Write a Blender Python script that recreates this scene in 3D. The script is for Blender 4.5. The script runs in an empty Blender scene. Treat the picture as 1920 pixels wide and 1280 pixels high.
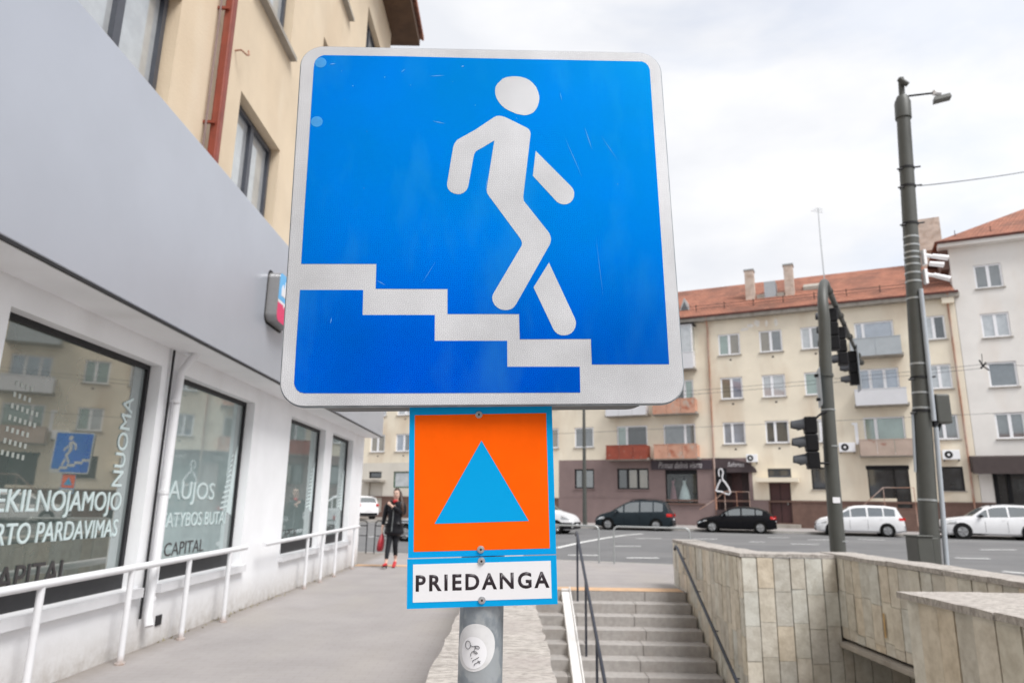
import bpy, bmesh, math, random
from mathutils import Vector, Matrix
random.seed(7)
S = bpy.context.scene
COL = S.collection
rad = math.radians

# ------------------------------------------------------------------ camera, sky, sun, exposure
F = 1300.0                                    # focal length in pixels of a 1920 px wide frame
UPC = Vector((86.0, 5540.0, -1300.0)).normalized()
fw = Vector((0, 0, -1)); yc = (fw - UPC * fw.dot(UPC)).normalized(); xc = yc.cross(UPC)
RM = Matrix((xc, yc, UPC))                    # world = RM @ camera
EYE = Vector((0, 0, 1.45))
cd = bpy.data.cameras.new('camera'); cam = bpy.data.objects.new('camera', cd); COL.objects.link(cam)
cam.matrix_world = Matrix.Translation(EYE) @ RM.to_4x4()
cd.sensor_width = 36.0; cd.lens = 36.0 * F / 1920.0
cd.clip_start = 0.05; cd.clip_end = 2000.0
cd.dof.use_dof = True; cd.dof.focus_distance = 1.26; cd.dof.aperture_fstop = 6.3
S.camera = cam
S.cycles.use_denoising = True
S.cycles.max_bounces = 8
S.view_settings.view_transform = 'Standard'; S.view_settings.look = 'None'
S.view_settings.exposure = 1.33; S.view_settings.gamma = 1.0

SUN_EL, SUN_AZ = 54.0, 136.0                  # azimuth clockwise from +Y: behind the camera, to the right
W = bpy.data.worlds.new('World'); S.world = W; W.use_nodes = True
nt = W.node_tree; nt.nodes.clear()
def wn(t, **k):
    n = nt.nodes.new(t)
    for a, b in k.items(): setattr(n, a, b)
    return n
sky = wn('ShaderNodeTexSky', sky_type='NISHITA', sun_disc=False, sun_elevation=rad(SUN_EL), sun_rotation=rad(SUN_AZ))
tc = wn('ShaderNodeTexCoord'); mp = wn('ShaderNodeMapping'); mp.inputs['Scale'].default_value = (1.0, 1.0, 2.4)
n1 = wn('ShaderNodeTexNoise'); n1.inputs['Scale'].default_value = 2.2; n1.inputs['Detail'].default_value = 6; n1.inputs['Roughness'].default_value = 0.55
n1.inputs['Distortion'].default_value = 0.4
r1 = wn('ShaderNodeValToRGB'); r1.color_ramp.elements[0].position = 0.36; r1.color_ramp.elements[1].position = 0.5
r1.color_ramp.elements[0].color = (0.8, 0.8, 0.8, 1); r1.color_ramp.elements[1].color = (1, 1, 1, 1)
n2 = wn('ShaderNodeTexNoise'); n2.inputs['Scale'].default_value = 3.4; n2.inputs['Detail'].default_value = 5
r2 = wn('ShaderNodeValToRGB'); r2.color_ramp.elements[0].position = 0.35; r2.color_ramp.elements[1].position = 0.62
r2.color_ramp.elements[0].color = (3.45, 3.53, 3.74, 1); r2.color_ramp.elements[1].color = (4.15, 4.16, 4.22, 1)
mx = wn('ShaderNodeMix', data_type='RGBA')
bg = wn('ShaderNodeBackground'); bg.inputs['Strength'].default_value = 0.1
ow = wn('ShaderNodeOutputWorld')
L = nt.links.new
L(tc.outputs['Generated'], mp.inputs['Vector']); L(mp.outputs['Vector'], n1.inputs['Vector']); L(mp.outputs['Vector'], n2.inputs['Vector'])
L(n1.outputs['Fac'], r1.inputs['Fac']); L(n2.outputs['Fac'], r2.inputs['Fac'])
L(r1.outputs['Color'], mx.inputs['Factor']); L(sky.outputs['Color'], mx.inputs['A']); L(r2.outputs['Color'], mx.inputs['B'])
L(mx.outputs['Result'], bg.inputs['Color']); L(bg.outputs['Background'], ow.inputs['Surface'])

sd = bpy.data.lights.new('sun', 'SUN'); sun = bpy.data.objects.new('sun', sd); COL.objects.link(sun)
sd.energy = 1.5; sd.angle = rad(28); sd.color = (1.0, 0.985, 0.965)
az, el = rad(SUN_AZ), rad(SUN_EL)
sv = Vector((math.sin(az) * math.cos(el), math.cos(az) * math.cos(el), math.sin(el)))
sun.rotation_euler = (-sv).to_track_quat('-Z', 'Y').to_euler()

# ------------------------------------------------------------------ helpers
def ray(x, y): return RM @ Vector(((x - 960) / F, -(y - 640) / F, -1.0))
def on_z(x, y, z=0.0):
    d = ray(x, y); return EYE + d * ((z - EYE.z) / d.z)
def on_street(x, y, c):                       # on the upright plane Y + .34 X = c
    d = ray(x, y); return EYE + d * (c / (d.y + .34 * d.x))

def thing(name, label, cat, loc=(0, 0, 0), rz=0.0, group=None, mat=None):
    o = bpy.data.objects.new(name, None); COL.objects.link(o); o.empty_display_size = .2
    if mat is not None: o.matrix_world = mat
    else: o.location = loc; o.rotation_euler = (0, 0, rz)
    o['label'] = label; o['category'] = cat
    if group: o['group'] = group
    return o
def tag(o, label, cat, group=None):
    o['label'] = label; o['category'] = cat
    if group: o['group'] = group
    return o
def structure(o): o['kind'] = 'structure'; return o
def copy_tree(o, parent=None, label=None, group=None):
    c = o.copy(); COL.objects.link(c)
    if parent is not None: c.parent = parent
    if label: c['label'] = label
    if group: c['group'] = group
    for ch in list(o.children): copy_tree(ch, c)
    return c

class MB:
    def __init__(self): self.v = []; self.f = []; self.sm = []
    def add(self, vs, fs, smooth=False):
        b = len(self.v); self.v += [tuple(p) for p in vs]
        self.f += [tuple(i + b for i in q) for q in fs]; self.sm += [smooth] * len(fs); return self
    def box(self, x0, x1, y0, y1, z0, z1):
        return self.add([(x0, y0, z0), (x1, y0, z0), (x1, y1, z0), (x0, y1, z0), (x0, y0, z1), (x1, y0, z1), (x1, y1, z1), (x0, y1, z1)],
                        [(0, 3, 2, 1), (4, 5, 6, 7), (0, 1, 5, 4), (1, 2, 6, 5), (2, 3, 7, 6), (3, 0, 4, 7)])
    def hexa(self, p):                         # 8 points: bottom ring, top ring
        return self.add(p, [(0, 3, 2, 1), (4, 5, 6, 7), (0, 1, 5, 4), (1, 2, 6, 5), (2, 3, 7, 6), (3, 0, 4, 7)])
    def quad(self, *p): return self.add(p, [tuple(range(len(p)))])
    def prism_y(self, pts, y0, y1, smooth=False):   # outline in (x, z), from y0 (front) to y1 (back)
        n = len(pts); self.add([(a, y0, b) for a, b in pts] + [(a, y1, b) for a, b in pts], [tuple(range(n)), tuple(range(2 * n - 1, n - 1, -1))])
        b = len(self.v) - 2 * n
        for i in range(n): self.f.append((b + i, b + n + i, b + n + (i + 1) % n, b + (i + 1) % n)); self.sm.append(smooth)
        return self
    def prism_z(self, pts, z0, z1):
        n = len(pts); self.add([(a, b, z0) for a, b in pts] + [(a, b, z1) for a, b in pts], [tuple(range(n - 1, -1, -1)), tuple(range(n, 2 * n))] + [(i, (i + 1) % n, n + (i + 1) % n, n + i) for i in range(n)])
        return self
    def tube(self, path, r, n=10, caps=True):
        path = [Vector(p) for p in path]; m = len(path); rs = r if isinstance(r, (list, tuple)) else [r] * m
        rings = []; ref = None
        for i, p in enumerate(path):
            t = (path[min(i + 1, m - 1)] - path[max(i - 1, 0)]).normalized()
            if ref is None: ref = Vector((0, 0, 1)) if abs(t.z) < .9 else Vector((1, 0, 0))
            a = (ref - t * ref.dot(t)).normalized(); ref = a; b = t.cross(a)
            rings += [p + (a * math.cos(2 * math.pi * k / n) + b * math.sin(2 * math.pi * k / n)) * rs[i] for k in range(n)]
        fs = [(i * n + k, i * n + (k + 1) % n, (i + 1) * n + (k + 1) % n, (i + 1) * n + k) for i in range(m - 1) for k in range(n)]
        self.add(rings, fs, True)
        if caps:
            b = len(self.v) - m * n
            self.f += [tuple(b + k for k in range(n - 1, -1, -1)), tuple(b + (m - 1) * n + k for k in range(n))]; self.sm += [False, False]
        return self
    def disc_y(self, cx, cz, y0, y1, r, n=24, r2=None):   # a short cylinder along y
        return self.prism_y([(cx + r * math.cos(2 * math.pi * k / n), cz + (r2 or r) * math.sin(2 * math.pi * k / n)) for k in range(n)], y0, y1, True)
    def build(self, name, mat, parent=None, loc=None, rot=None, bevel=0.0):
        me = bpy.data.meshes.new(name); me.from_pydata(self.v, [], self.f); me.update()
        bm = bmesh.new(); bm.from_mesh(me)
        for fc, s in zip(bm.faces, self.sm): fc.smooth = s
        big = [fc for fc in bm.faces if len(fc.verts) > 4]
        if big: bmesh.ops.triangulate(bm, faces=big)
        bmesh.ops.recalc_face_normals(bm, faces=bm.faces)
        for e in bm.edges:
            if len(e.link_faces) == 2 and e.calc_face_angle(0) > rad(38): e.smooth = False
        bm.to_mesh(me); bm.free()
        me.materials.append(mat)
        o = bpy.data.objects.new(name, me); COL.objects.link(o)
        if parent is not None: o.parent = parent
        if loc is not None: o.location = loc
        if rot is not None: o.rotation_euler = rot
        if bevel:
            m = o.modifiers.new('bevel', 'BEVEL'); m.width = bevel; m.segments = 2; m.limit_method = 'ANGLE'; m.angle_limit = rad(40)
        return o

def rrect(x0, x1, z0, z1, r, n=8):
    out = []
    for cx, cz, a0 in ((x1 - r, z1 - r, 0), (x0 + r, z1 - r, 90), (x0 + r, z0 + r, 180), (x1 - r, z0 + r, 270)):
        out += [(cx + r * math.cos(rad(a0 + 90 * k / n)), cz + r * math.sin(rad(a0 + 90 * k / n))) for k in range(n + 1)]
    return out

def holed_wall(mb, u0, u1, z0, z1, holes, depth, y=0.0):
    """upright wall in the plane y, with rectangular holes (u0,u1,z0,z1) and reveals going back by depth"""
    us = sorted({u0, u1} | {h[0] for h in holes} | {h[1] for h in holes}); zs = sorted({z0, z1} | {h[2] for h in holes} | {h[3] for h in holes})
    us = [u for u in us if u0 <= u <= u1]; zs = [z for z in zs if z0 <= z <= z1]
    for i in range(len(us) - 1):
        j = 0
        while j < len(zs) - 1:
            def solid(jj):
                a, b = (us[i] + us[i + 1]) / 2, (zs[jj] + zs[jj + 1]) / 2
                return not any(h[0] < a < h[1] and h[2] < b < h[3] for h in holes)
            if not solid(j): j += 1; continue
            k = j
            while k < len(zs) - 1 and solid(k): k += 1
            mb.quad((us[i], y, zs[j]), (us[i + 1], y, zs[j]), (us[i + 1], y, zs[k]), (us[i], y, zs[k])); j = k
    for a, b, c, d in holes:
        mb.quad((a, y, c), (a, y, d), (a, y + depth, d), (a, y + depth, c)); mb.quad((b, y, c), (b, y + depth, c), (b, y + depth, d), (b, y, d))
        mb.quad((a, y, d), (b, y, d), (b, y + depth, d), (a, y + depth, d)); mb.quad((a, y, c), (a, y + depth, c), (b, y + depth, c), (b, y, c))
    return mb

def text_mesh(name, body, mat, parent, x0, x1, z0, z1, y, shear=0.0, bold=0.0, depth=.0015, space=1.0, vertical=False, heavy=0.0):
    """lettering standing in the (x, z) plane at depth y, its bounding box fitted to x0..x1, z0..z1"""
    c = bpy.data.curves.new(name, 'FONT'); c.body = body; c.size = 1.0; c.shear = shear; c.offset = bold; c.space_character = space
    c.resolution_u = 4
    t = bpy.data.objects.new(name + '_tmp', c); COL.objects.link(t)
    dg = bpy.context.evaluated_depsgraph_get(); me = bpy.data.meshes.new_from_object(t.evaluated_get(dg))
    bpy.data.objects.remove(t); bpy.data.curves.remove(c); me.name = name
    P = [(v.co.y * -1, v.co.x) if vertical else (v.co.x, v.co.y) for v in me.vertices]
    ax, bx = min(p[0] for p in P), max(p[0] for p in P); az_, bz = min(p[1] for p in P), max(p[1] for p in P)
    for v, p in zip(me.vertices, P):
        v.co = (x0 + (p[0] - ax) / (bx - ax) * (x1 - x0), y, z0 + (p[1] - az_) / (bz - az_) * (z1 - z0))
    bm = bmesh.new(); bm.from_mesh(me)
    if heavy:                                  # a second, shifted layer thickens the strokes
        for k_ in (1, 2):
            g_ = bmesh.ops.duplicate(bm, geom=[q for q in bm.faces if q.index < len(me.polygons) and not q.tag][:len(me.polygons)])['geom']
            for q in g_:
                if isinstance(q, bmesh.types.BMVert): q.co.x += (heavy if k_ == 1 else heavy * .5) * (0 if vertical else 1); q.co.z += (heavy * .6 if k_ == 2 else (heavy if vertical else 0)); q.co.y -= .0022 * k_
                if isinstance(q, bmesh.types.BMFace): q.tag = True
            bm.faces.index_update()
    bmesh.ops.recalc_face_normals(bm, faces=bm.faces)
    r = bmesh.ops.extrude_face_region(bm, geom=list(bm.faces))
    for g in r['geom']:
        if isinstance(g, bmesh.types.BMVert): g.co.y -= depth
    bm.to_mesh(me); bm.free()
    me.materials.clear(); me.materials.append(mat)
    o = bpy.data.objects.new(name, me); COL.objects.link(o); o.parent = parent
    return o

# ------------------------------------------------------------------ materials
def nodes(m):
    m.use_nodes = True; t = m.node_tree; return t, t.nodes['Principled BSDF']
def setp(p, **k):
    for a, b in k.items(): p.inputs[a.replace('_', ' ')].default_value = b
def mat(name, col, rough=.6, var=.12, scale=6.0, bump=0.0, bscale=80.0, metal=0.0, stretch=(1, 1, 1), spec=.5, col2=None, detail=5, coat=0.0, lo=.35, hi=.65, dist=0.0):
    m = bpy.data.materials.new(name); t, p = nodes(m)
    setp(p, Roughness=rough, Metallic=metal); p.inputs['Specular IOR Level'].default_value = spec; p.inputs['Coat Weight'].default_value = coat
    tc = t.nodes.new('ShaderNodeTexCoord'); mp = t.nodes.new('ShaderNodeMapping'); mp.inputs['Scale'].default_value = stretch
    t.links.new(tc.outputs['Object'], mp.inputs['Vector'])
    n = t.nodes.new('ShaderNodeTexNoise'); n.inputs['Scale'].default_value = scale; n.inputs['Detail'].default_value = detail; n.inputs['Roughness'].default_value = .6
    t.links.new(mp.outputs['Vector'], n.inputs['Vector'])
    r = t.nodes.new('ShaderNodeValToRGB'); r.color_ramp.elements[0].position = lo; r.color_ramp.elements[1].position = hi; n.inputs['Distortion'].default_value = dist
    c2 = col2 or tuple(c * (1 - var) for c in col); c1 = col if col2 else tuple(min(1, c * (1 + var)) for c in col)
    r.color_ramp.elements[0].color = (*c2, 1); r.color_ramp.elements[1].color = (*c1, 1)
    t.links.new(n.outputs['Fac'], r.inputs['Fac']); t.links.new(r.outputs['Color'], p.inputs['Base Color'])
    if bump:
        n2 = t.nodes.new('ShaderNodeTexNoise'); n2.inputs['Scale'].default_value = bscale; n2.inputs['Detail'].default_value = 4
        t.links.new(mp.outputs['Vector'], n2.inputs['Vector'])
        b = t.nodes.new('ShaderNodeBump'); b.inputs['Strength'].default_value = bump; b.inputs['Distance'].default_value = .01
        t.links.new(n2.outputs['Fac'], b.inputs['Height']); t.links.new(b.outputs['Normal'], p.inputs['Normal'])
    return m
def overlay(m, col, scale, lo, hi, stretch=(1, 1, 1), amount=1.0, detail=6):
    """a second noise layer of stains or wear over a material's colour"""
    t = m.node_tree; p = t.nodes['Principled BSDF']; src = p.inputs['Base Color'].links[0].from_socket
    tc = t.nodes.new('ShaderNodeTexCoord'); mp = t.nodes.new('ShaderNodeMapping'); mp.inputs['Scale'].default_value = stretch; mp.inputs['Location'].default_value = (3.1, 1.7, .4)
    n = t.nodes.new('ShaderNodeTexNoise'); n.inputs['Scale'].default_value = scale; n.inputs['Detail'].default_value = detail
    r = t.nodes.new('ShaderNodeValToRGB'); r.color_ramp.elements[0].position = lo; r.color_ramp.elements[1].position = hi
    r.color_ramp.elements[0].color = (0, 0, 0, 1); r.color_ramp.elements[1].color = (amount, amount, amount, 1)
    x = t.nodes.new('ShaderNodeMix'); x.data_type = 'RGBA'; x.inputs['B'].default_value = (*col, 1)
    k = t.links.new
    k(tc.outputs['Object'], mp.inputs['Vector']); k(mp.outputs['Vector'], n.inputs['Vector']); k(n.outputs['Fac'], r.inputs['Fac'])
    k(r.outputs['Color'], x.inputs['Factor']); k(src, x.inputs['A']); k(x.outputs['Result'], p.inputs['Base Color'])
    return m
def sheeting(name, col, edge, rough, metal, cells=290.0):
    """retroreflective sheeting: a fine honeycomb of cells"""
    m = bpy.data.materials.new(name); t, p = nodes(m); setp(p, Roughness=rough, Metallic=metal); p.inputs['Specular IOR Level'].default_value = .12
    tc = t.nodes.new('ShaderNodeTexCoord'); v = t.nodes.new('ShaderNodeTexVoronoi'); v.feature = 'DISTANCE_TO_EDGE'; v.inputs['Scale'].default_value = cells; v.inputs['Randomness'].default_value = .8
    v.voronoi_dimensions = '2D'
    sx = t.nodes.new('ShaderNodeSeparateXYZ'); cx = t.nodes.new('ShaderNodeCombineXYZ')
    r = t.nodes.new('ShaderNodeValToRGB'); r.color_ramp.elements[0].position = .05; r.color_ramp.elements[1].position = .16
    r.color_ramp.elements[0].color = (*edge, 1); r.color_ramp.elements[1].color = (*col, 1)
    n = t.nodes.new('ShaderNodeTexNoise'); n.inputs['Scale'].default_value = 5; n.inputs['Detail'].default_value = 7
    r3 = t.nodes.new('ShaderNodeValToRGB'); r3.color_ramp.elements[0].color = (.86, .86, .86, 1); r3.color_ramp.elements[1].color = (1.1, 1.1, 1.1, 1); r3.color_ramp.elements[0].position = .35; r3.color_ramp.elements[1].position = .65
    x = t.nodes.new('ShaderNodeMix'); x.data_type = 'RGBA'; x.blend_type = 'MULTIPLY'; x.inputs['Factor'].default_value = 1
    k = t.links.new
    k(tc.outputs['Object'], sx.inputs['Vector']); k(sx.outputs['X'], cx.inputs['X']); k(sx.outputs['Z'], cx.inputs['Y']); k(cx.outputs['Vector'], v.inputs['Vector'])
    k(v.outputs['Distance'], r.inputs['Fac']); k(tc.outputs['Object'], n.inputs['Vector']); k(n.outputs['Fac'], r3.inputs['Fac'])
    k(r.outputs['Color'], x.inputs['A']); k(r3.outputs['Color'], x.inputs['B']); k(x.outputs['Result'], p.inputs['Base Color'])
    return m
def glass(name, col, refl=.35, var=.25, scale=1.5, rough=.02, tint=(.85, .9, .9)):
    """window glass: the dim room or curtain behind it, mixed with a clear mirror reflection"""
    m = mat(name, col, .5, var, scale); t = m.node_tree; p = t.nodes['Principled BSDF']; out = t.nodes['Material Output']
    g = t.nodes.new('ShaderNodeBsdfGlossy'); g.inputs['Roughness'].default_value = rough; g.inputs['Color'].default_value = (*tint, 1)
    lw = t.nodes.new('ShaderNodeLayerWeight'); lw.inputs['Blend'].default_value = .25
    mr = t.nodes.new('ShaderNodeMapRange'); mr.inputs['To Min'].default_value = refl; mr.inputs['To Max'].default_value = .95
    ms = t.nodes.new('ShaderNodeMixShader'); k = t.links.new
    k(lw.outputs['Fresnel'], mr.inputs['Value']); k(mr.outputs['Result'], ms.inputs['Fac']); k(p.outputs['BSDF'], ms.inputs[1]); k(g.outputs['BSDF'], ms.inputs[2]); k(ms.outputs['Shader'], out.inputs['Surface'])
    return m
def slabs(name, cols, joint_noise=.15):
    """stone: each loose slab of the mesh gets its own tone"""
    m = bpy.data.materials.new(name); t, p = nodes(m); setp(p, Roughness=.75)
    g = t.nodes.new('ShaderNodeNewGeometry'); r = t.nodes.new('ShaderNodeValToRGB'); r.color_ramp.interpolation = 'LINEAR'
    while len(r.color_ramp.elements) < len(cols): r.color_ramp.elements.new(.5)
    for i, c in enumerate(cols): r.color_ramp.elements[i].position = i / (len(cols) - 1); r.color_ramp.elements[i].color = (*c, 1)
    tc = t.nodes.new('ShaderNodeTexCoord'); n = t.nodes.new('ShaderNodeTexNoise'); n.inputs['Scale'].default_value = 7; n.inputs['Detail'].default_value = 8; n.inputs['Roughness'].default_value = .65
    r3 = t.nodes.new('ShaderNodeValToRGB'); r3.color_ramp.elements[0].color = (.78, .75, .71, 1); r3.color_ramp.elements[1].color = (1.1, 1.1, 1.1, 1); r3.color_ramp.elements[0].position = .3; r3.color_ramp.elements[1].position = .6
    x = t.nodes.new('ShaderNodeMix'); x.data_type = 'RGBA'; x.blend_type = 'MULTIPLY'; x.inputs['Factor'].default_value = 1
    b = t.nodes.new('ShaderNodeBump'); b.inputs['Strength'].default_value = .5; b.inputs['Distance'].default_value = .01
    n2 = t.nodes.new('ShaderNodeTexNoise'); n2.inputs['Scale'].default_value = 35; n2.inputs['Detail'].default_value = 5
    k = t.links.new
    k(g.outputs['Random Per Island'], r.inputs['Fac']); k(tc.outputs['Object'], n.inputs['Vector']); k(n.outputs['Fac'], r3.inputs['Fac'])
    k(r.outputs['Color'], x.inputs['A']); k(r3.outputs['Color'], x.inputs['B']); k(x.outputs['Result'], p.inputs['Base Color'])
    k(tc.outputs['Object'], n2.inputs['Vector']); k(n2.outputs['Fac'], b.inputs['Height']); k(b.outputs['Normal'], p.inputs['Normal'])
    return m

M = {}
M['pavement'] = overlay(mat('pavement', (.325, .302, .295), .9, .07, 1.2, .25, 120), (.36, .33, .30), .9, .5, .75, (1, .4, 1), .6)
_t = M['pavement'].node_tree; _p = _t.nodes['Principled BSDF']; _s = _p.inputs['Base Color'].links[0].from_socket
_c = _t.nodes.new('ShaderNodeTexCoord'); _b = _t.nodes.new('ShaderNodeTexBrick'); _x = _t.nodes.new('ShaderNodeMix'); _x.data_type = 'RGBA'; _x.blend_type = 'MULTIPLY'; _x.inputs['Factor'].default_value = 1
for _k, _v in (('Scale', 1.0), ('Brick Width', .2), ('Row Height', .1), ('Mortar Size', .006), ('Color1', (1, 1, 1, 1)), ('Color2', (.975, .975, .97, 1)), ('Mortar', (.91, .90, .89, 1))): _b.inputs[_k].default_value = _v
for _a, _d in ((_c.outputs['Object'], _b.inputs['Vector']), (_s, _x.inputs['A']), (_b.outputs['Color'], _x.inputs['B']), (_x.outputs['Result'], _p.inputs['Base Color'])): _t.links.new(_a, _d)
overlay(M['pavement'], (.30, .27, .24), 16, .68, .76, (1, 1, 1), .5, 2)
M['road'] = overlay(mat('asphalt', (.138, .137, .139), .85, .10, .6, .2, 90), (.185, .182, .181), .35, .45, .7, (.3, 1, 1), .8)
M['kerb'] = mat('kerb_stone', (.42, .40, .37), .85, .12, 3)
M['paint'] = overlay(mat('road_paint', (.78, .78, .76), .7, .1, 5), (.3, .3, .3), 6, .5, .75, (1, 1, 1), .6)
M['tactile'] = mat('orange_tactile_paving', (.55, .36, .22), .85, .1, 4)
M['white_wall'] = overlay(mat('white_render', (.86, .865, .88), .8, .035, 1.5, .12, 60), (.66, .65, .64), 1.4, .55, .85, (1, .5, .35), .5)
M['beige_wall'] = overlay(overlay(mat('beige_render', (.68, .56, .41), .85, .06, .8, .3, 40), (.58, .45, .31), .7, .5, .8, (1, 1, .3), .7), (.74, .64, .50), 1.2, .55, .75, (1, 1, .5), .6)
M['yellow_wall'] = overlay(overlay(mat('yellow_render', (.82, .74, .60), .88, .06, .5, .2, 30), (.60, .47, .34), .5, .5, .75, (1, 1, .3), .85), (.80, .72, .57), 1.1, .58, .72, (.5, 1, 1), .5)
M['pale_wall'] = overlay(mat('pale_render', (.80, .77, .73), .88, .05, .5, .2, 30), (.70, .60, .51), .4, .5, .8, (1, 1, .4), .7)
M['cream_base'] = mat('cream_paint', (.66, .62, .55), .85, .05, .6)
M['brown_paint'] = mat('brown_paint', (.235, .17, .162), .8, .08, .8, .1, 30)
M['plinth'] = mat('brown_plinth', (.16, .095, .075), .8, .15, 1.5, .2, 30)
M['tiles'] = None
M['concrete'] = overlay(mat('concrete', (.36, .33, .29), .9, .12, 2, .3, 40), (.2, .17, .14), 2.5, .5, .75, (1, 1, .4), .7)
M['fascia'] = mat('grey_composite_panel', (.46, .485, .54), .30, .04, .6, .10, 1.3, metal=.35)
M['snow_rail'] = mat('dark_snow_rail', (.07, .03, .025), .6, .2, 5)
M['dark_metal'] = mat('dark_metal', (.02, .02, .022), .5, .1, 8, spec=.3)
M['anthracite'] = mat('anthracite_frame', (.055, .06, .075), .4, .08, 8)
M['white_metal'] = overlay(mat('white_paint_metal', (.74, .74, .755), .45, .04, 4, .05, 60), (.45, .38, .33), 9, .66, .78, (1, 1, 1), .5)
M['white_pvc'] = mat('white_pvc', (.88, .88, .90), .4, .03, 4)
M['gutter_red'] = mat('gutter_red', (.14, .045, .035), .6, .3, 3)
M['red_pipe'] = overlay(mat('red_paint_metal', (.23, .045, .025), .5, .15, 4), (.33, .12, .08), 5, .55, .75, (1, 1, .3), .5)
M['rust_pipe'] = overlay(mat('rusty_pipe', (.42, .22, .15), .7, .2, 2), (.55, .45, .40), 1.2, .45, .6, (1, 1, .4), .8)
M['galv'] = overlay(mat('galvanised_steel', (.25, .28, .305), .5, .12, 25, .05, 60, metal=.3), (.38, .405, .42), 22, .50, .56, (1, 1, .7), .75)
M['dull_galv'] = mat('dull_galvanised', (.13, .135, .14), .55, .15, 12, metal=.3)
M['steel'] = mat('grey_steel', (.42, .44, .44), .4, .06, 10, metal=.6)
M['pole'] = mat('grey_green_paint', (.074, .077, .069), .5, .07, 3, .03, 40)
M['pole_light'] = mat('light_grey_pipe', (.40, .44, .48), .5, .06, 4)
M['black'] = mat('black_plastic', (.009, .009, .011), .5, .2, 6, spec=.25)
M['lens'] = mat('dark_lens', (.03, .02, .02), .2, .2, 6)
M['navy_rail'] = mat('black_blue_rail', (.022, .026, .04), .42, .15, 8)
M['stone'] = slabs('stone_slabs', [(0.65, 0.603, 0.503), (0.548, 0.542, 0.495), (0.632, 0.556, 0.444), (0.57, 0.575, 0.535), (0.704, 0.651, 0.558), (0.511, 0.494, 0.447), (0.621, 0.562, 0.462)])
M['coping'] = overlay(mat('pale_limestone', (.48, .445, .41), .85, .12, 11, 1.0, 26, stretch=(1, 2.0, 1), col2=(.30, .275, .25), lo=.40, hi=.56, dist=1.6), (.36, .32, .30), 3.0, .5, .7, (1, 1, 1), .6)
M['step'] = overlay(mat('granite_step', (.355, .335, .32), .85, .10, 14, .2, 60), (.27, .235, .21), 2.4, .5, .78, (1, 1, 1), .6)
M['ramp'] = mat('pale_ramp_plate', (.70, .69, .68), .6, .04, 3)
M['joint'] = mat('dark_joint', (.07, .06, .05), .95, .2, 5)
M['white_sheet'] = sheeting('white_sheeting', (.63, .64, .655), (.46, .465, .485), .45, .25)
M['blue_sheet'] = sheeting('blue_sheeting', (.000, .024, .57), (.000, .085, .76), .24, .0)
for k_, q_ in (('IOR', 3.3), ('Specular IOR Level', .5), ('Specular Tint', (.0, .72, 1, 1))): M['blue_sheet'].node_tree.nodes['Principled BSDF'].inputs[k_].default_value = q_
M['orange_film'] = mat('orange_film', (.93, .112, .0), .35, .05, 14, spec=.15)
M['cyan_film'] = mat('cyan_film', (.0, .33, .70), .35, .02, 4, spec=.15)
M['white_film'] = mat('white_film', (.78, .78, .80), .35, .02, 4)
M['black_film'] = mat('black_film', (.02, .012, .018), .4, .1, 4)
M['sticker'] = overlay(mat('worn_sticker', (.64, .64, .645), .6, .04, 40), (.50, .49, .47), 60, .55, .75, (1, 1, 1), .5)
M['sticker_new'] = mat('white_sticker', (.76, .76, .78), .5, .02, 40)
M['ink'] = mat('ink', (.05, .05, .06), .6, .1, 40)
M['letter'] = mat('window_vinyl', (.62, .72, .72), .6, .05, 4)
M['letter_faint'] = mat('faint_vinyl', (.40, .43, .40), .6, .05, 4)
M['letter_dark'] = mat('dark_vinyl', (.05, .045, .045), .6, .1, 4)
M['shop_glass'] = glass('shop_glass', (.085, .115, .108), .36, .25, .8, tint=(.82, .80, .74))
M['shop_glass_pale'] = glass('shop_glass_pale', (.36, .46, .46), .26, .2, .8)
M['shop_glass_mid'] = glass('shop_glass_mid', (.20, .265, .26), .28, .2, .8)
M['blind'] = glass('blind_strip', (.27, .31, .31), .25, .1, .8)
M['pane_grey'] = glass('pane_grey', (.085, .09, .095), .20, .3, 1.2, .04)
M['pane_dark'] = glass('pane_dark', (.018, .018, .02), .12, .5, 1.5, .04)
M['pane_curtain'] = glass('pane_curtain', (.42, .43, .44), .22, .15, 3.0, .04)
M['pane_blue'] = glass('pane_blue', (.22, .25, .32), .26, .25, 1.0, .04)
M['pane_green'] = glass('pane_green', (.22, .30, .26), .18, .15, 1.0, .04)
M['pane_beige'] = glass('pane_beige', (.20, .165, .115), .16, .15, 1.0, .04)
M['rust_red'] = overlay(mat('red_metal_sheet', (.27, .055, .03), .6, .15, 2), (.40, .28, .22), 4, .62, .72, (1, 1, 1), .8)
M['pink_panel'] = overlay(overlay(mat('faded_pink_panel', (.55, .30, .21), .75, .1, 1.2), (.36, .10, .05), 1.6, .55, .68, (1, 1, 1), .8), (.45, .38, .32), 2.1, .58, .68, (1, 1, .5), .8)
M['grey_panel'] = mat('grey_balcony_panel', (.40, .43, .45), .6, .06, 1.5)
M['white_panel'] = mat('white_balcony_panel', (.66, .66, .68), .55, .03, 1.5)
M['peeled_panel'] = overlay(mat('peeling_panel', (.46, .36, .30), .8, .1, 1.2), (.28, .08, .05), 2.5, .6, .68, (1, 1, .6), .8)
M['door'] = mat('brown_door', (.075, .03, .03), .5, .1, 3)
M['skin'] = mat('skin', (.66, .44, .35), .55, .06, 20)
M['hair'] = mat('brown_hair', (.05, .025, .017), .5, .3, 60, stretch=(1, 1, .2))
M['jacket'] = mat('black_leather', (.008, .008, .011), .42, .25, 20, .4, 60, spec=.3)
M['leggings'] = mat('black_leggings', (.007, .008, .012), .8, .2, 30)
M['red'] = mat('red_leather', (.52, .02, .025), .45, .15, 20)
M['bag_red'] = mat('dark_red_leather', (.30, .015, .025), .4, .25, 25)
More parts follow.
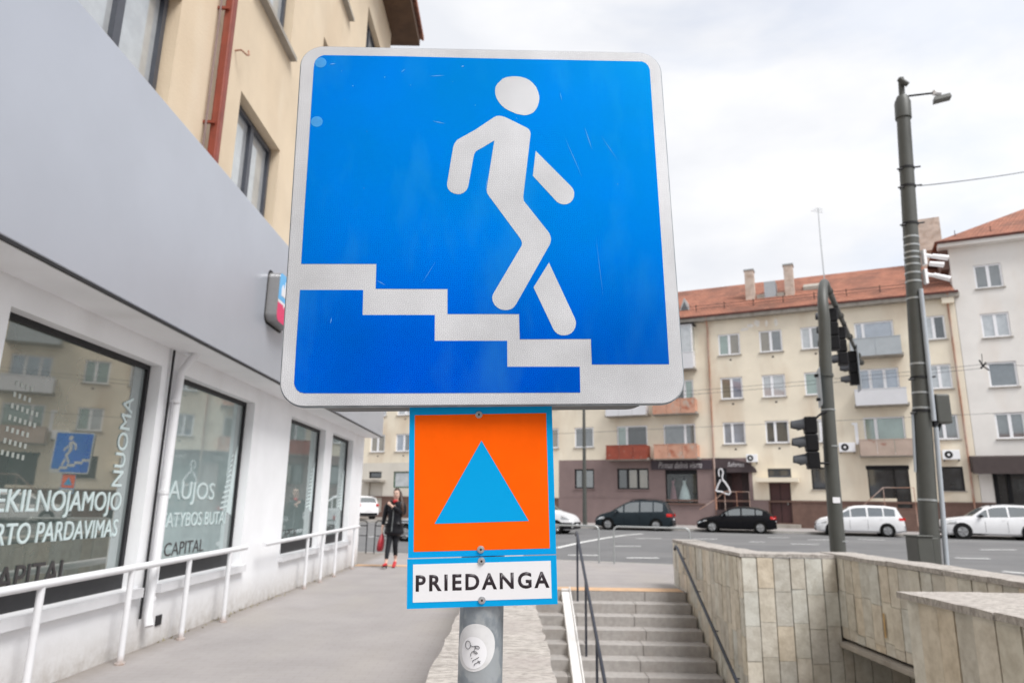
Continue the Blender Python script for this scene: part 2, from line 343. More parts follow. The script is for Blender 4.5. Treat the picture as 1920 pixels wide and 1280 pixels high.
M['tyre'] = mat('tyre', (.012, .012, .012), .8, .2, 20, spec=.2)
M['rim'] = mat('alloy', (.42, .43, .44), .35, .08, 10, metal=.7)
M['car_glass'] = glass('car_glass', (.022, .026, .03), .22, .3, 2.0, .02)
M['headlamp'] = glass('headlamp', (.45, .46, .48), .4, .3, 12, .05)
M['tail'] = mat('tail_lamp', (.50, .012, .01), .2, .15, 10)
M['under'] = mat('underbody', (.006, .006, .006), .9, .1, 5, spec=.1)
M['blue_sheet'] = overlay(M['blue_sheet'], (.03, .17, .60), 5.0, .5, .78, (2.2, 1, .8), .55, 9)
overlay(M['blue_sheet'], (.0, .045, .50), 2.3, .52, .7, (1.6, 1, .7), .6, 4)
overlay(M['white_sheet'], (.50, .50, .50), 4.0, .55, .8, (1, 1, 1), .35, 8)
def edge_dirt(m, axis, a, b, col, amount, scale):
    """splashed dirt: full at coordinate a, gone at b, broken up by noise"""
    t = m.node_tree; p = t.nodes['Principled BSDF']; src = p.inputs['Base Color'].links[0].from_socket; k = t.links.new
    tc = t.nodes.new('ShaderNodeTexCoord'); sx = t.nodes.new('ShaderNodeSeparateXYZ'); mr = t.nodes.new('ShaderNodeMapRange'); n = t.nodes.new('ShaderNodeTexNoise'); mu = t.nodes.new('ShaderNodeMath'); mu.operation = 'MULTIPLY'
    n.inputs['Scale'].default_value = scale; n.inputs['Detail'].default_value = 8; n.inputs['Roughness'].default_value = .7
    mr.inputs['From Min'].default_value = a; mr.inputs['From Max'].default_value = b; mr.inputs['To Min'].default_value = 1.9 * amount; mr.inputs['To Max'].default_value = 0; mr.clamp = True
    x = t.nodes.new('ShaderNodeMix'); x.data_type = 'RGBA'; x.inputs['B'].default_value = (*col, 1)
    k(tc.outputs['Object'], sx.inputs[0]); k(sx.outputs[axis], mr.inputs['Value']); k(tc.outputs['Object'], n.inputs['Vector']); k(mr.outputs['Result'], mu.inputs[0]); k(n.outputs['Fac'], mu.inputs[1])
    k(mu.outputs[0], x.inputs['Factor']); k(src, x.inputs['A']); k(x.outputs['Result'], p.inputs['Base Color'])
edge_dirt(M['white_wall'], 'Z', -.02, .42, (.40, .36, .32), .75, 9)
edge_dirt(M['white_metal'], 'Z', .0, .09, (.28, .17, .11), .8, 25)
edge_dirt(M['pavement'], 'X', -3.66, -3.36, (.20, .175, .15), .8, 5)
def car_paint(n, c, metal=.0): return mat(n, c, .28, .03, 2, metal=metal, coat=.35 if c[0] > .1 else .04, spec=.3 if c[0] > .1 else .12)

def tile_mat():
    m = mat('red_roof_tiles', (.345, .135, .082), .8, .2, 1.6, 0); overlay(m, (.17, .075, .05), .45, .45, .66, (1, 1, 1), .8)
    overlay(m, (.42, .19, .115), 2.2, .55, .75, (1, 1, 1), .8)
    t = m.node_tree; p = t.nodes['Principled BSDF']; tc = t.nodes.new('ShaderNodeTexCoord')
    b = t.nodes.new('ShaderNodeTexBrick'); b.inputs['Scale'].default_value = 1.0; b.inputs['Brick Width'].default_value = .26; b.inputs['Row Height'].default_value = .32; b.inputs['Mortar Size'].default_value = .03
    b.inputs['Mortar Smooth'].default_value = .6
    bp = t.nodes.new('ShaderNodeBump'); bp.inputs['Strength'].default_value = 1.0; bp.inputs['Distance'].default_value = .05; bp.invert = True
    src = p.inputs['Base Color'].links[0].from_socket
    x = t.nodes.new('ShaderNodeMix'); x.data_type = 'RGBA'; x.blend_type = 'MULTIPLY'; x.inputs['Factor'].default_value = .55
    r = t.nodes.new('ShaderNodeValToRGB'); r.color_ramp.elements[0].color = (1, 1, 1, 1); r.color_ramp.elements[1].color = (.35, .3, .28, 1)
    k = t.links.new
    k(tc.outputs['Object'], b.inputs['Vector']); k(b.outputs['Fac'], bp.inputs['Height']); k(bp.outputs['Normal'], p.inputs['Normal'])
    k(b.outputs['Fac'], r.inputs['Fac']); k(src, x.inputs['A']); k(r.outputs['Color'], x.inputs['B']); k(x.outputs['Result'], p.inputs['Base Color'])
    return m
M['tiles'] = tile_mat()
# ------------------------------------------------------------------ ground: pavement, road, far pavement
def kerb_near(x): return 20.05 - .34 * x
def kerb_far(x): return 47.0 - .34 * x
sd_ = Vector((.947, -.322, 0)).normalized(); sn_ = Vector((.322, .947, 0)).normalized()
ZR0, ZR1, ZF = -.12, .06, .18                 # road at the near and far kerb, far pavement
mb = MB()
def sheet(pts, z): mb.quad(*[(x, y, z) for x, y in pts])
for pts in ([(-300, -120), (-.06, -120), (-.06, kerb_near(-.06)), (-300, kerb_near(-300))],
            [(-.06, 12.75), (3.3, 12.75), (3.3, kerb_near(3.3)), (-.06, kerb_near(-.06))],
            [(-.06, -120), (3.3, -120), (3.3, 1.5), (-.06, 1.5)],
            [(3.3, -120), (300, -120), (300, kerb_near(300)), (41.6, 5.9), (41.6, 5.6), (3.3, 5.6)],
            [(4.6, 5.6), (41.6, 5.6), (41.6, 5.9), (29.8, 9.9), (4.6, 9.9)],
            [(3.3, 9.9), (29.8, 9.9), (3.3, kerb_near(3.3))]): sheet(pts, 0.0)
structure(mb.build('pavement', M['pavement']))
mb = MB(); N = 24
for i in range(N):
    t0, t1 = i / N, (i + 1) / N
    def rp(x, t): y0, y1 = kerb_near(x), kerb_far(x); return (x, y0 + (y1 - y0) * t, ZR0 + (ZR1 - ZR0) * t)
    mb.quad(rp(-300, t0), rp(300, t0), rp(300, t1), rp(-300, t1))
structure(mb.build('road', M['road']))
def road_z(p):
    t = (p.y + .34 * p.x - 20.05) / (47.0 - 20.05); return ZR0 + (ZR1 - ZR0) * t
mb = MB()
mb.quad((-300, kerb_far(-300) + .15, ZF), (300, kerb_far(300) + .15, ZF), (600, 600, ZF), (-600, 600, ZF))
structure(mb.build('far_pavement', M['pavement']))
mb = MB()
mb.hexa([(-300, kerb_near(-300), -.3), (300, kerb_near(300), -.3), (300, kerb_near(300) + .15, -.3), (-300, kerb_near(-300) + .15, -.3),
         (-300, kerb_near(-300), .004), (300, kerb_near(300), .004), (300, kerb_near(300) + .15, .004), (-300, kerb_near(-300) + .15, .004)])
mb.hexa([(-300, kerb_far(-300), -.3), (300, kerb_far(300), -.3), (300, kerb_far(300) + .15, -.3), (-300, kerb_far(-300) + .15, -.3),
         (-300, kerb_far(-300), ZF + .004), (300, kerb_far(300), ZF + .004), (300, kerb_far(300) + .15, ZF + .004), (-300, kerb_far(-300) + .15, ZF + .004)])
structure(mb.build('kerb', M['kerb']))
mb = MB()                                     # painted lane marks
def mark(x0, y0, x1, y1, w=.2):
    a, b = on_z(x0, y0, -.06), on_z(x1, y1, -.06); d = (b - a).normalized(); n = Vector((-d.y, d.x, 0)) * w / 2
    q = [a + n, b + n, b - n, a - n]
    mb.quad(*[(p.x, p.y, road_z(p) + .006) for p in q])
for m_ in ((1192, 1010.7, 1240, 1010.9), (1151, 1023.6, 1201, 1023.8), (1065, 1038, 1122, 1038.6), (1175, 1043, 1235, 1043.6),
           (1044, 1026, 1090, 1017), (1090, 1017, 1134, 1010), (1134, 1010, 1170, 1005.5), (1170, 1005.5, 1205, 1003),
           (1405, 1017, 1434, 1018), (1483, 1021, 1536, 1022), (1515, 1014, 1560, 1014.5), (1790, 1045, 1805, 1046), (1800, 1046, 1856, 1047),
           (1838, 1032, 1905, 1032.5), (1610, 1014, 1660, 1015), (1880, 1068, 1935, 1073), (1300, 1012, 1345, 1012.5), (690, 1006, 720, 1005), (1440, 1010, 1480, 1010.4)):
    mark(*m_)
structure(mb.build('lane_markings', M['paint']))
mb = MB(); mb.quad((.18, 12.78, .006), (3.08, 12.78, .006), (3.08, 13.3, .006), (.18, 13.3, .006)); mb.quad((-3.6, 16.9, .006), (-.4, 16.9, .006), (-.4, 17.35, .006), (-3.6, 17.35, .006))
structure(mb.build('tactile_paving', M['tactile']))
mb = MB()
mb.quad((.0, 1.5, -2.95), (3.3, 1.5, -2.95), (3.3, 13, -2.95), (.0, 13, -2.95)); mb.quad((3.3, 5.7, -2.95), (20, 5.7, -2.95), (20, 9.9, -2.95), (3.3, 9.9, -2.95))
structure(mb.build('underpass_floor', M['pavement']))

# ------------------------------------------------------------------ stairwell
def cladding(mb, p, u, w, z0, z1, bw, bh, gap=.013, phase=0.0, skip=0.0):
    """stone slabs on an upright face: p start, u direction along the face, the face looks to the right of -u turned (u x z)"""
    u = Vector(u).normalized(); n = Vector((u.y, -u.x, 0)); p = Vector(p)
    x = -phase
    while x < w - .02:
        bw_ = bw * random.uniform(.88, 1.12); a, b = max(0, x), min(w, x + bw_ - gap)
        z = z1
        off = random.uniform(-.05, .05)
        while z > z0 + .02:
            zt = z; zb = max(z0, z - bh + .005 + (off if z == z1 else 0))
            if b - a > .03:
                t = random.uniform(.016, .03)
                if random.random() > skip:
                    q = [p + u * a, p + u * b]
                    tl = random.uniform(-.004, .004)
                    r_ = [q[0] + n * t, q[1] + n * (t + tl), q[1], q[0]]
                    mb.hexa([(v.x, v.y, zb) for v in r_] + [(v.x, v.y, zt) for v in r_])
            z = zb - .005
        x += bw_
def coping_slabs(mb, p, u, w, width, z, th=.045, L=1.0, over=.03):
    """rough pale stone slabs laid in a row along u, starting at p; width is to the left of u"""
    u = Vector(u).normalized(); n = Vector((-u.y, u.x, 0)); p = Vector(p); x = 0
    while x < w - .01:
        l = min(L * random.uniform(.8, 1.2), w - x); l = w - x if w - x - l < .25 else l
        k = max(2, int(l / .12)); 
        fr = [p + u * (x + .004 + (l - .008) * i / k) - n * (over + random.uniform(-.008, .008)) for i in range(k + 1)]
        bk = [p + u * (x + .004 + (l - .008) * i / k) + n * (width + over + random.uniform(-.008, .008)) for i in range(k + 1)]
        dz = random.uniform(-.006, .006); b = len(mb.v); m = 2 * (k + 1)
        ring = fr + bk[::-1]
        mb.add([(v.x, v.y, z - th + dz) for v in ring] + [(v.x, v.y, z + dz + random.uniform(-.004, .004)) for v in ring],
               [tuple(range(m - 1, -1, -1)), tuple(range(m, 2 * m))] + [(i, (i + 1) % m, m + (i + 1) % m, m + i) for i in range(m)])
        x += l
random.seed(21)
st = thing('staircase', 'grey stone stairs leading down into the pedestrian underpass', 'stairs', (.18, 12.75, 0))
R_, T_ = .155, .335
for k in range(1, 18):
    m = MB(); xs = [0, .9 + random.uniform(-.2, .2), 1.9 + random.uniform(-.2, .2), 2.92]
    for i in range(3): m.box(xs[i] + .003, xs[i + 1] - .003, -T_ * k, -T_ * (k - 1) + .03, -R_ * k - .25, -R_ * k)
    m.build('step', M['step'], st, bevel=.008)
m = MB(); xs = [0, 1.2, 2.2, 2.92]
for i in range(3): m.box(xs[i] + .003, xs[i + 1] - .003, 0.0, .4, -.35, -.001)
m.build('step', M['step'], st, bevel=.008)
rp_ = thing('stair_ramp', 'pale flat stroller ramp lying over the stairs beside their handrail', 'ramp', (.93, 12.75, 0))
m = MB(); L_ = 17 * T_; D_ = 17 * R_
m.hexa([(0, .1, -.12), (.14, .1, -.12), (.14, -L_, -D_ - .12), (0, -L_, -D_ - .12), (0, .1, .03), (.14, .1, .03), (.14, -L_, -D_ + .19), (0, -L_, -D_ + .19)])
m.build('ramp_plate', M['ramp'], rp_, bevel=.006)
m = MB(); m.hexa([(.141, .1, -.12), (.16, .1, -.12), (.16, -L_, -D_ - .12), (.141, -L_, -D_ - .12), (.141, .1, .06), (.16, .1, .06), (.16, -L_, -D_ + .22), (.141, -L_, -D_ + .22)])
m.build('side_rail', M['ramp'], rp_)

# centre handrail
hr = thing('handrail', 'dark round handrail on posts running down the middle of the stairs', 'handrail', (1.2, 12.75, 0))
sl = R_ / T_
m = MB(); m.tube([(0, .12, .93), (0, .02, .985), (0, -.1, .95), (0, -5.6, .95 - 5.5 * sl)], .024, 12); m.build('rail', M['navy_rail'], hr)
for y in (-.1, -1.43, -2.76, -4.1, -5.43):
    m = MB(); m.box(-.016, .016, y - .016, y + .016, -R_ * math.ceil(-y / T_ + .001), .95 + (y + .1) * sl - .01); m.build('post', M['navy_rail'], hr)
hr2 = thing('handrail', 'dark round handrail fixed along the stone wall beside the stairs', 'handrail', (3.0, 12.75, 0))
m = MB(); m.tube([(0, .3, .70), (0, .22, .76), (0, .1, .74), (0, -4.0, .74 - 4.1 * sl * 1.06)], .024, 12); m.build('rail', M['navy_rail'], hr2)
for y in (-.1, -1.0, -1.9, -2.8, -3.6):
    zz = .74 + (y - .1) * sl * 1.06; m = MB(); m.tube([(0, y, zz - .02), (0, y, zz - .06), (.09, y, zz - .07)], .009, 8); m.build('bracket', M['navy_rail'], hr2)

# left parapet (the sign pole stands in its coping)
pl = thing('stone_parapet', 'low stone wall with rough pale coping between the pavement and the stairs', 'wall', (0, 0, 0))
m = MB(); m.box(-.25, .14, .4, 13.6, -3.0, .77); m.build('wall_core', M['joint'], pl)
m = MB(); cladding(m, (-.25, .4, 0), (0, 1, 0), .01, 0, .77, .3, .45)
cladding(m, (-.25, 13.6, 0), (0, -1, 0), 13.2, .0, .77, .28, .42); cladding(m, (.14, .4, 0), (0, 1, 0), 13.2, -2.9, .77, .28, .48); cladding(m, (.14, 13.6, 0), (-1, 0, 0), .39, .0, .77, .26, .42)
m.build('cladding', M['stone'], pl)
m = MB(); coping_slabs(m, (.14, .4, 0), (0, 1, 0), 13.25, .39, .845, .05, 1.5, .035); m.build('coping', M['coping'], pl)

# right parapet: stair wall, the wall across the passage and its far end
pr = thing('stone_parapet', 'slab-clad stone wall beside the stair handrail, with pale coping', 'wall', (0, 0, 0))
m = MB(); m.box(3.15, 3.55, 9.8, 13.75, -3.0, .79); m.box(3.551, 12.0, 9.8, 10.2, -3.0, -.25); m.box(3.551, 4.45, 9.8, 10.2, -.25, .77)
m.build('wall_core', M['joint'], pr)
m = MB(); cladding(m, (3.15, 13.75, 0), (0, -1, 0), 3.95, -3.0, .795, .2, .48); cladding(m, (3.15, 9.8, 0), (1, 0, 0), 1.26, -3.0, .80, .212, .43)
cladding(m, (4.42, 9.8, 0), (1, 0, 0), 7.5, -3.0, -.3, .23, .43, phase=.1); cladding(m, (3.55, 13.75, 0), (-1, 0, 0), .4, 0, .77, .24, .48); cladding(m, (3.55, 10.2, 0), (0, 1, 0), 3.5, 0, .77, .28, .48)
m.build('cladding', M['stone'], pr)
m = MB(); coping_slabs(m, (3.15, 13.78, 0), (0, -1, 0), 3.5, .4, .845, .045, .9); coping_slabs(m, (3.12, 9.8, 0), (1, 0, 0), 1.3, .46, .85, .045, 1.0)
m.build('coping', M['coping'], pr)
# the wall bridging the passage mouth
pb = thing('stone_parapet', 'slab-clad stone wall bridging the dark underpass passage, orange stain on one slab', 'wall', (0, 0, 0))
m = MB(); m.box(4.45, 4.8, 4.2, 9.79, -.2, .81); m.build('wall_core', M['joint'], pb)
m = MB(); cladding(m, (4.45, 9.79, 0), (0, -1, 0), 5.5, -.19, .812, .22, .45); m.build('cladding', M['stone'], pb); m = MB(); cladding(m, (4.8, 4.3, 0), (0, 1, 0), 5.4, 0, .79, .28, .48); m.build('cladding', M['stone'], pb)
m = MB(); m.hexa([(4.36, 4.2, -.30), (4.8, 4.2, -.30), (4.8, 9.76, -.30), (4.36, 9.76, -.30), (4.36, 4.2, -.235), (4.8, 4.2, -.205), (4.8, 9.76, -.205), (4.36, 9.76, -.235)]); m.build('lintel', M['concrete'], pb, bevel=.01)
m = MB(); coping_slabs(m, (4.45, 10.25, 0), (0, -1, 0), 6.0, .36, .865, .05, .95, .04); m.build('coping', M['coping'], pb)
m = MB(); m.box(4.4135, 4.415, 8.63, 8.67, .0, .27); m.build('orange_stain', mat('orange_stain', (.50, .33, .15), .8, .2, 12), pb)
# near corner wall
pn = thing('stone_parapet', 'nearest slab-clad stone corner with broad pale top beside the passage mouth', 'wall', (0, 0, 0))
m = MB(); m.prism_z([(3.16, 1.0), (4.44, 1.0), (4.44, 5.68), (3.16, 5.78)], -3.0, .77); m.build('wall_core', M['joint'], pn)
m = MB(); cladding(m, (3.16, 5.78, 0), (0, -1, 0), 4.8, -3.0, .772, .22, .6, phase=.07)
cladding(m, (4.4, 5.7, 0), (-1, .06, 0), 1.25, -3.0, .75, .25, .6); m.build('cladding', M['stone'], pn)
m = MB(); coping_slabs(m, (3.13, 5.84, 0), (0, -1, 0), 4.9, .62, .825, .05, 1.1, .03); coping_slabs(m, (3.785, 5.84, 0), (0, -1, 0), 4.9, .62, .822, .05, 1.0, .004); m.build('coping', M['coping'], pn)
# passage walls and lid, deep in shade
pw = thing('underpass_passage', 'dark concrete passage leading off under the street from the stair foot', 'underpass', (0, 0, 0))
m = MB(); m.box(4.45, 12, 5.5, 5.69, -3.0, -.31); m.box(12, 12.2, 5.5, 10.2, -3, -.2); m.build('wall', M['concrete'], pw)
m = MB(); m.box(4.81, 12.2, 5.5, 10.2, -.2, -.05); m.build('ceiling', M['concrete'], pw)
m = MB(); m.box(-.3, 3.5, 1.2, 1.49, -3.0, -.02); m.build('end_wall', M['concrete'], pw)
# ------------------------------------------------------------------ windows
def window(parent, u0, u1, z0, z1, y, pane, frame='white_pvc', bars=(.5,), fw_=.07, sill=True, sill_mat='concrete', hbars=(), panes=None):
    """frame mesh (the part) with its panes and sill as sub-parts; y is the depth of the glass"""
    m = MB(); t = .05
    m.box(u0, u0 + fw_, y - t, y + .03, z0, z1); m.box(u1 - fw_, u1, y - t, y + .03, z0, z1)
    m.box(u0 + fw_, u1 - fw_, y - t, y + .03, z0, z0 + fw_); m.box(u0 + fw_, u1 - fw_, y - t, y + .03, z1 - fw_, z1)
    w = u1 - u0; xs = [u0 + fw_] + [u0 + b * w for b in bars] + [u1 - fw_]
    for b in bars: m.box(u0 + b * w - fw_ * .8, u0 + b * w + fw_ * .8, y - t - .004, y + .03, z0 + fw_, z1 - fw_)
    for b in hbars: m.box(u0 + fw_, u1 - fw_, y - t + .003, y + .02, z0 + b * (z1 - z0) - .03, z0 + b * (z1 - z0) + .03)
    f = m.build('window', M[frame], parent)
    for i in range(len(xs) - 1):
        pm = (panes[i] if panes else pane); a = MB(); a.box(xs[i], xs[i + 1], y, y + .012, z0 + fw_, z1 - fw_); a.build('pane', M[pm], f)
    if sill:
        s = MB(); s.box(u0 - .08, u1 + .08, -.09, y - t, z0 - .07, z0 - .002); s.build('sill', M[sill_mat], f)
    return f

# ------------------------------------------------------------------ the shop building on the left
# local frame: x = along the street, y = into the building, z up
sb = thing('shop_building', 'beige building with white ground floor shop and long blank grey fascia', 'building', (-3.65, 0, 0), rad(90))
def gl(v): return v * .967
def gz(z): return 1.45 + (z - 1.45) * .967
SH = [(.9, 4.35, .57, 2.80), (4.87, 7.13, .57, 2.80), (7.62, 9.85, .57, 2.80), (11.55, 13.78, .57, 2.82), (14.34, 16.25, .57, 2.83)]
m = MB(); holed_wall(m, -14, 17.45, -.05, 3.3, SH, .17); m.quad((17.45, 0, -.05), (17.45, 9, -.05), (17.45, 9, 3.3), (17.45, 0, 3.3)); m.quad((-14, 0, -.05), (-14, 0, 3.3), (-14, 9, 3.3), (-14, 9, -.05))
m.build('lower_wall', M['white_wall'], sb)
UP = [(1.7, 3.3), (4.95, 6.56), (8.27, 9.88), (11.55, 13.15), (14.8, 16.4)]
UH = [(a, b, z, z + 1.62) for a, b in UP for z in (5.15, 8.45, 11.75)]
m = MB(); holed_wall(m, -14, 17.7, 3.3, 15.0, UH, .22, .02)
m.quad((17.7, .02, 3.3), (17.7, 9, 3.3), (17.7, 9, 15), (17.7, .02, 15)); m.quad((-14, .02, 3.3), (-14, .02, 15), (-14, 9, 15), (-14, 9, 3.3)); m.quad((-14, 9, -.05), (-14, 9, 15), (17.7, 9, 15), (17.7, 9, -.05))
m.build('upper_wall', M['beige_wall'], sb)
m = MB(); m.box(-14, 17.44, -.45, .015, 3.04, 4.98); f_ = m.build('fascia', M['fascia'], sb, bevel=.012)
m = MB(); m.box(-14, 17.44, -.447, -.425, 3.018, 3.039); m.build('drip_edge', M['dark_metal'], f_)
m = MB(); m.box(-14, 17.43, -.424, -.002, 3.012, 3.038); m.build('soffit', M['white_wall'], f_)
for i, (a, b) in enumerate(UP):
    for z in (5.15, 8.45, 11.75):
        window(sb, a + .03, b - .03, z, z + 1.6, .2, 'pane_curtain', 'anthracite', (.5,), .07, True, 'concrete', panes=('pane_curtain', random.choice(('pane_curtain', 'pane_blue'))))
# roof with a boxed eave
m = MB(); m.box(-14.3, 18.2, -.75, .3, 14.75, 14.98)
e_ = m.build('eave', mat('brown_eave', (.10, .055, .03), .7, .2, 3), sb)
m = MB(); m.hexa([(-14.5, -.85, 14.99), (18.3, -.85, 14.99), (18.3, 4.5, 17.9), (-14.5, 4.5, 17.9), (-14.5, -.85, 15.14), (18.3, -.85, 15.14), (18.3, 4.5, 18.05), (-14.5, 4.5, 18.05)])
m.hexa([(-14.5, 4.5, 17.9), (18.3, 4.5, 17.9), (18.3, 9.5, 14.99), (-14.5, 9.5, 14.99), (-14.5, 4.5, 18.05), (18.3, 4.5, 18.05), (18.3, 9.5, 15.14), (-14.5, 9.5, 15.14)])
m.build('roof', M['tiles'], sb)
m = MB(); m.add([(17.7, .02, 15), (17.7, 9, 15), (17.7, 4.5, 17.8)], [(0, 1, 2)]); m.add([(-14, .02, 15), (-14, 9, 15), (-14, 4.5, 17.8)], [(0, 2, 1)]); m.build('gable', M['beige_wall'], sb)
# downpipes
m = MB(); m.box(7.38, 7.50, -.16, -.05, 4.99, 14.7); dp = m.build('downpipe', M['red_pipe'], sb, bevel=.02)
m = MB(); m.tube([(7.345, -.02, 4.99), (7.345, -.02, 14.6)], .012, 8); m.build('cable', M['brown_paint'], dp)
for z in (5.75, 7.3, 9.5, 11.7): m = MB(); m.box(7.345, 7.375, -.12, .02, z, z + .035); m.build('bracket', M['red_pipe'], dp)
m = MB(); m.tube([(7.50, -.16, 3.02), (7.47, -.13, 2.94), (7.41, -.065, 2.78), (7.40, -.06, 2.5), (7.37, -.06, .32), (7.34, -.10, .22)], .044, 12); dp2 = m.build('downpipe', M['white_metal'], sb)
for z in (2.45, 1.5, .45): m = MB(); m.tube([(7.385, -.06, z), (7.385, -.06, z + .04)], .05, 12); m.build('clamp', M['white_metal'], dp2)
m = MB(); m.tube([(7.27, -.035, .3), (7.27, -.035, 3.0)], .014, 8); m.build('dark_tube', M['dark_metal'], sb)  # thin dark upright tube just left of the white downpipe
m = MB(); m.box(7.66, 7.78, -.012, 0, .17, .27); m.build('vent_grille', M['dark_metal'], sb)
m = MB(); m.tube([(7.95, .02, 7.15), (7.95, -.06, 7.16), (8.0, -.12, 7.12), (8.06, -.12, 7.16), (8.08, -.1, 7.24)], .012, 8); m.build('hook', M['rust_pipe'], sb)
for (a, b, z0, z1) in SH:                      # shop windows: dark frame, kick panel, glass, white sill
    m = MB(); y = .15
    m.box(a, a + .05, y - .03, y + .05, z0 + .2, z1); m.box(b - .05, b, y - .03, y + .05, z0 + .2, z1); m.box(a + .05, b - .05, y - .03, y + .05, z1 - .05, z1)
    m.box(a + .003, b - .003, y - .04, y + .05, z0 + .03, z0 + .2)
    w_ = m.build('shop_window', M['dark_metal'], sb)
    p_ = MB(); p_.box(a + .05, b - .05, y, y + .02, z0 + .2, z1 - .05); p_.build('pane', M['shop_glass_pale' if 7 < a < 9 else 'shop_glass_mid' if a > 9 else 'shop_glass'], w_)
    p_ = MB(); p_.box(b - .25, b - .05, y - .0005, y, z0 + .2, z1 - .05); p_.build('blind_strip', M['blind'], w_)
    s_ = MB(); s_.box(a - .06, b + .08, -.07, y - .04, z0 - .06, z0 + .028); s_.build('sill', M['white_metal'], w_)
    yl = y - .002
    if a < 2: continue
    if a < 6:
        text_mesh('lettering', 'NEKILNOJAMOJO', M['letter'], w_, gl(5.25), gl(7.20), gz(1.275), gz(1.505), yl, heavy=.008)
        text_mesh('lettering', 'TURTO PARDAVIMAS', M['letter'], w_, gl(5.22), gl(7.20), gz(1.078), gz(1.243), yl, heavy=.007)
        text_mesh('lettering', 'CAPITAL', M['letter_dark'], w_, gl(5.42), gl(6.49), gz(.722), gz(.915), yl, heavy=.006)
        text_mesh('lettering', 'NUOMA', M['letter'], w_, gl(6.99), gl(7.17), gz(1.56), gz(2.46), yl, vertical=True, heavy=.006)
        q = MB()                               # white squares of a tower graphic
        for i in range(6):
            for j in range(7):
                if i + j * .3 > 6 or (i > 3 and j < 2): continue
                u, z = 5.26 + i * .058 - j * .004, 2.28 - j * .088 - i * .006
                if u > 5.0: q.quad((u, yl, z), (u + .028, yl, z), (u + .028, yl, z + .038), (u, yl, z + .038))
        q.build('tower_graphic', M['letter_faint'], w_)
    else:
        if a < 9:
            text_mesh('lettering', 'NAUJOS', M['letter'], w_, gl(7.86), gl(9.44), gz(1.38), gz(1.66), yl, heavy=.008)
            text_mesh('lettering', 'STATYBOS BUTAI', M['letter'], w_, gl(7.95), gl(9.9), gz(1.13), gz(1.295), yl, heavy=.007)
            text_mesh('lettering', 'CAPITAL', M['letter_dark'], w_, gl(8.25), gl(9.3), gz(.81), gz(.96), yl, bold=.0)
        else:
            text_mesh('lettering', 'CAPITAL', M['letter_dark'], w_, a + .45, a + 1.35, gz(.81), gz(.96), yl, bold=.0)
        x1 = b - .07; q = MB(); nz = 11        # a jagged tower graphic climbing the right edge of the glass
        q.quad((x1 - .2, yl, 1.3), (x1 - .02, yl, 1.25), (x1 - .02, yl, 2.2), (x1 - .1, yl, 2.05))
        for j in range(nz):
            z = 1.33 + j * .068; wd = .42 - j * .022
            q.quad((x1 - wd, yl - .0005, z), (x1 - .15, yl - .0005, z + .035), (x1 - .15, yl - .0005, z + .06), (x1 - wd, yl - .0005, z + .025))
        q.build('tower_graphic', M['letter'], w_)
# logo light box on the fascia
lb = thing('logo_sign', 'rounded light box with sky blue and crimson halves mounted on grey fascia', 'sign', (-3.2, 8.66, 3.72), rad(90))
m = MB(); m.prism_y(rrect(0, .66, 0, .66, .09), -.15, 0); m.build('casing', mat('brushed_casing', (.34, .335, .33), .35, .05, 20, metal=.5), lb)
m = MB(); m.prism_y(rrect(-.035, .695, -.035, .695, .11), -.0, .018); m.build('back_plate', M['black'], lb)
m = MB(); m.prism_y([(x, z) for x, z in rrect(.004, .656, .004, .656, .086) if z > .2] + [(.004, .25), (.656, .22)], -.153, -.1501)
pts = [p for p in rrect(.004, .656, .004, .656, .086)]
up_ = [p for p in pts if p[1] > .3]; lo_ = [p for p in pts if p[1] < .3]
m = MB(); m.prism_y(up_ + [(.004, .29), (.656, .29)], -.153, -.1501); m.build('blue_face', mat('sky_blue_acrylic', (.10, .44, .80), .3, .02, 4), lb)
m = MB(); m.prism_y([(.004, .25)] + lo_ + [(.656, .25)], -.153, -.1501); m.build('crimson_face', mat('crimson_acrylic', (.72, .03, .14), .3, .02, 4), lb)
m = MB(); m.box(.006, .654, -.1525, -.1503, .252, .288)
m.prism_y([(.1, .36), (.1, .44), (.12, .5), (.15, .52), (.18, .48), (.2, .45), (.23, .58), (.28, .60), (.31, .52), (.33, .4), (.38, .4), (.4, .54), (.46, .56), (.5, .46), (.54, .36)], -.156, -.1532)
m.prism_y([(.2, .2515), (.25, .2515), (.225, .20)], -.156, -.1532); m.build('emblem', M['white_film'], lb)
# two white handrails along the shop front
def shop_rail(label, y0, y1, posts, z0, z1, ends):
    t = thing('handrail', label, 'handrail', (-3.47, y0, 0))
    m = MB(); zz = lambda y: z0 + (z1 - z0) * (y - y0) / (y1 - y0)
    m.tube([(0, 0, z0), (0, y1 - y0, z1)], .032, 14); m.build('rail', M['white_metal'], t)
    for y in posts:
        m = MB(); m.tube([(0, y - y0, -.01), (0, y - y0, zz(y) - .02)], .027, 12); p = m.build('post', M['white_metal'], t)
        m = MB(); m.tube([(0, y - y0, 0), (0, y - y0, .018)], .045, 12); m.build('foot', M['white_metal'], p)
shop_rail('long white tube handrail in front of the two nearest shop windows', 1.3, 9.55, (1.6, 2.85, 4.1, 5.45, 6.72, 7.9, 9.02), .79, .845, 0)
shop_rail('short white tube handrail in front of the two far shop windows', 10.25, 16.6, (12.45, 13.45, 14.5, 16.15), .845, .90, 0)

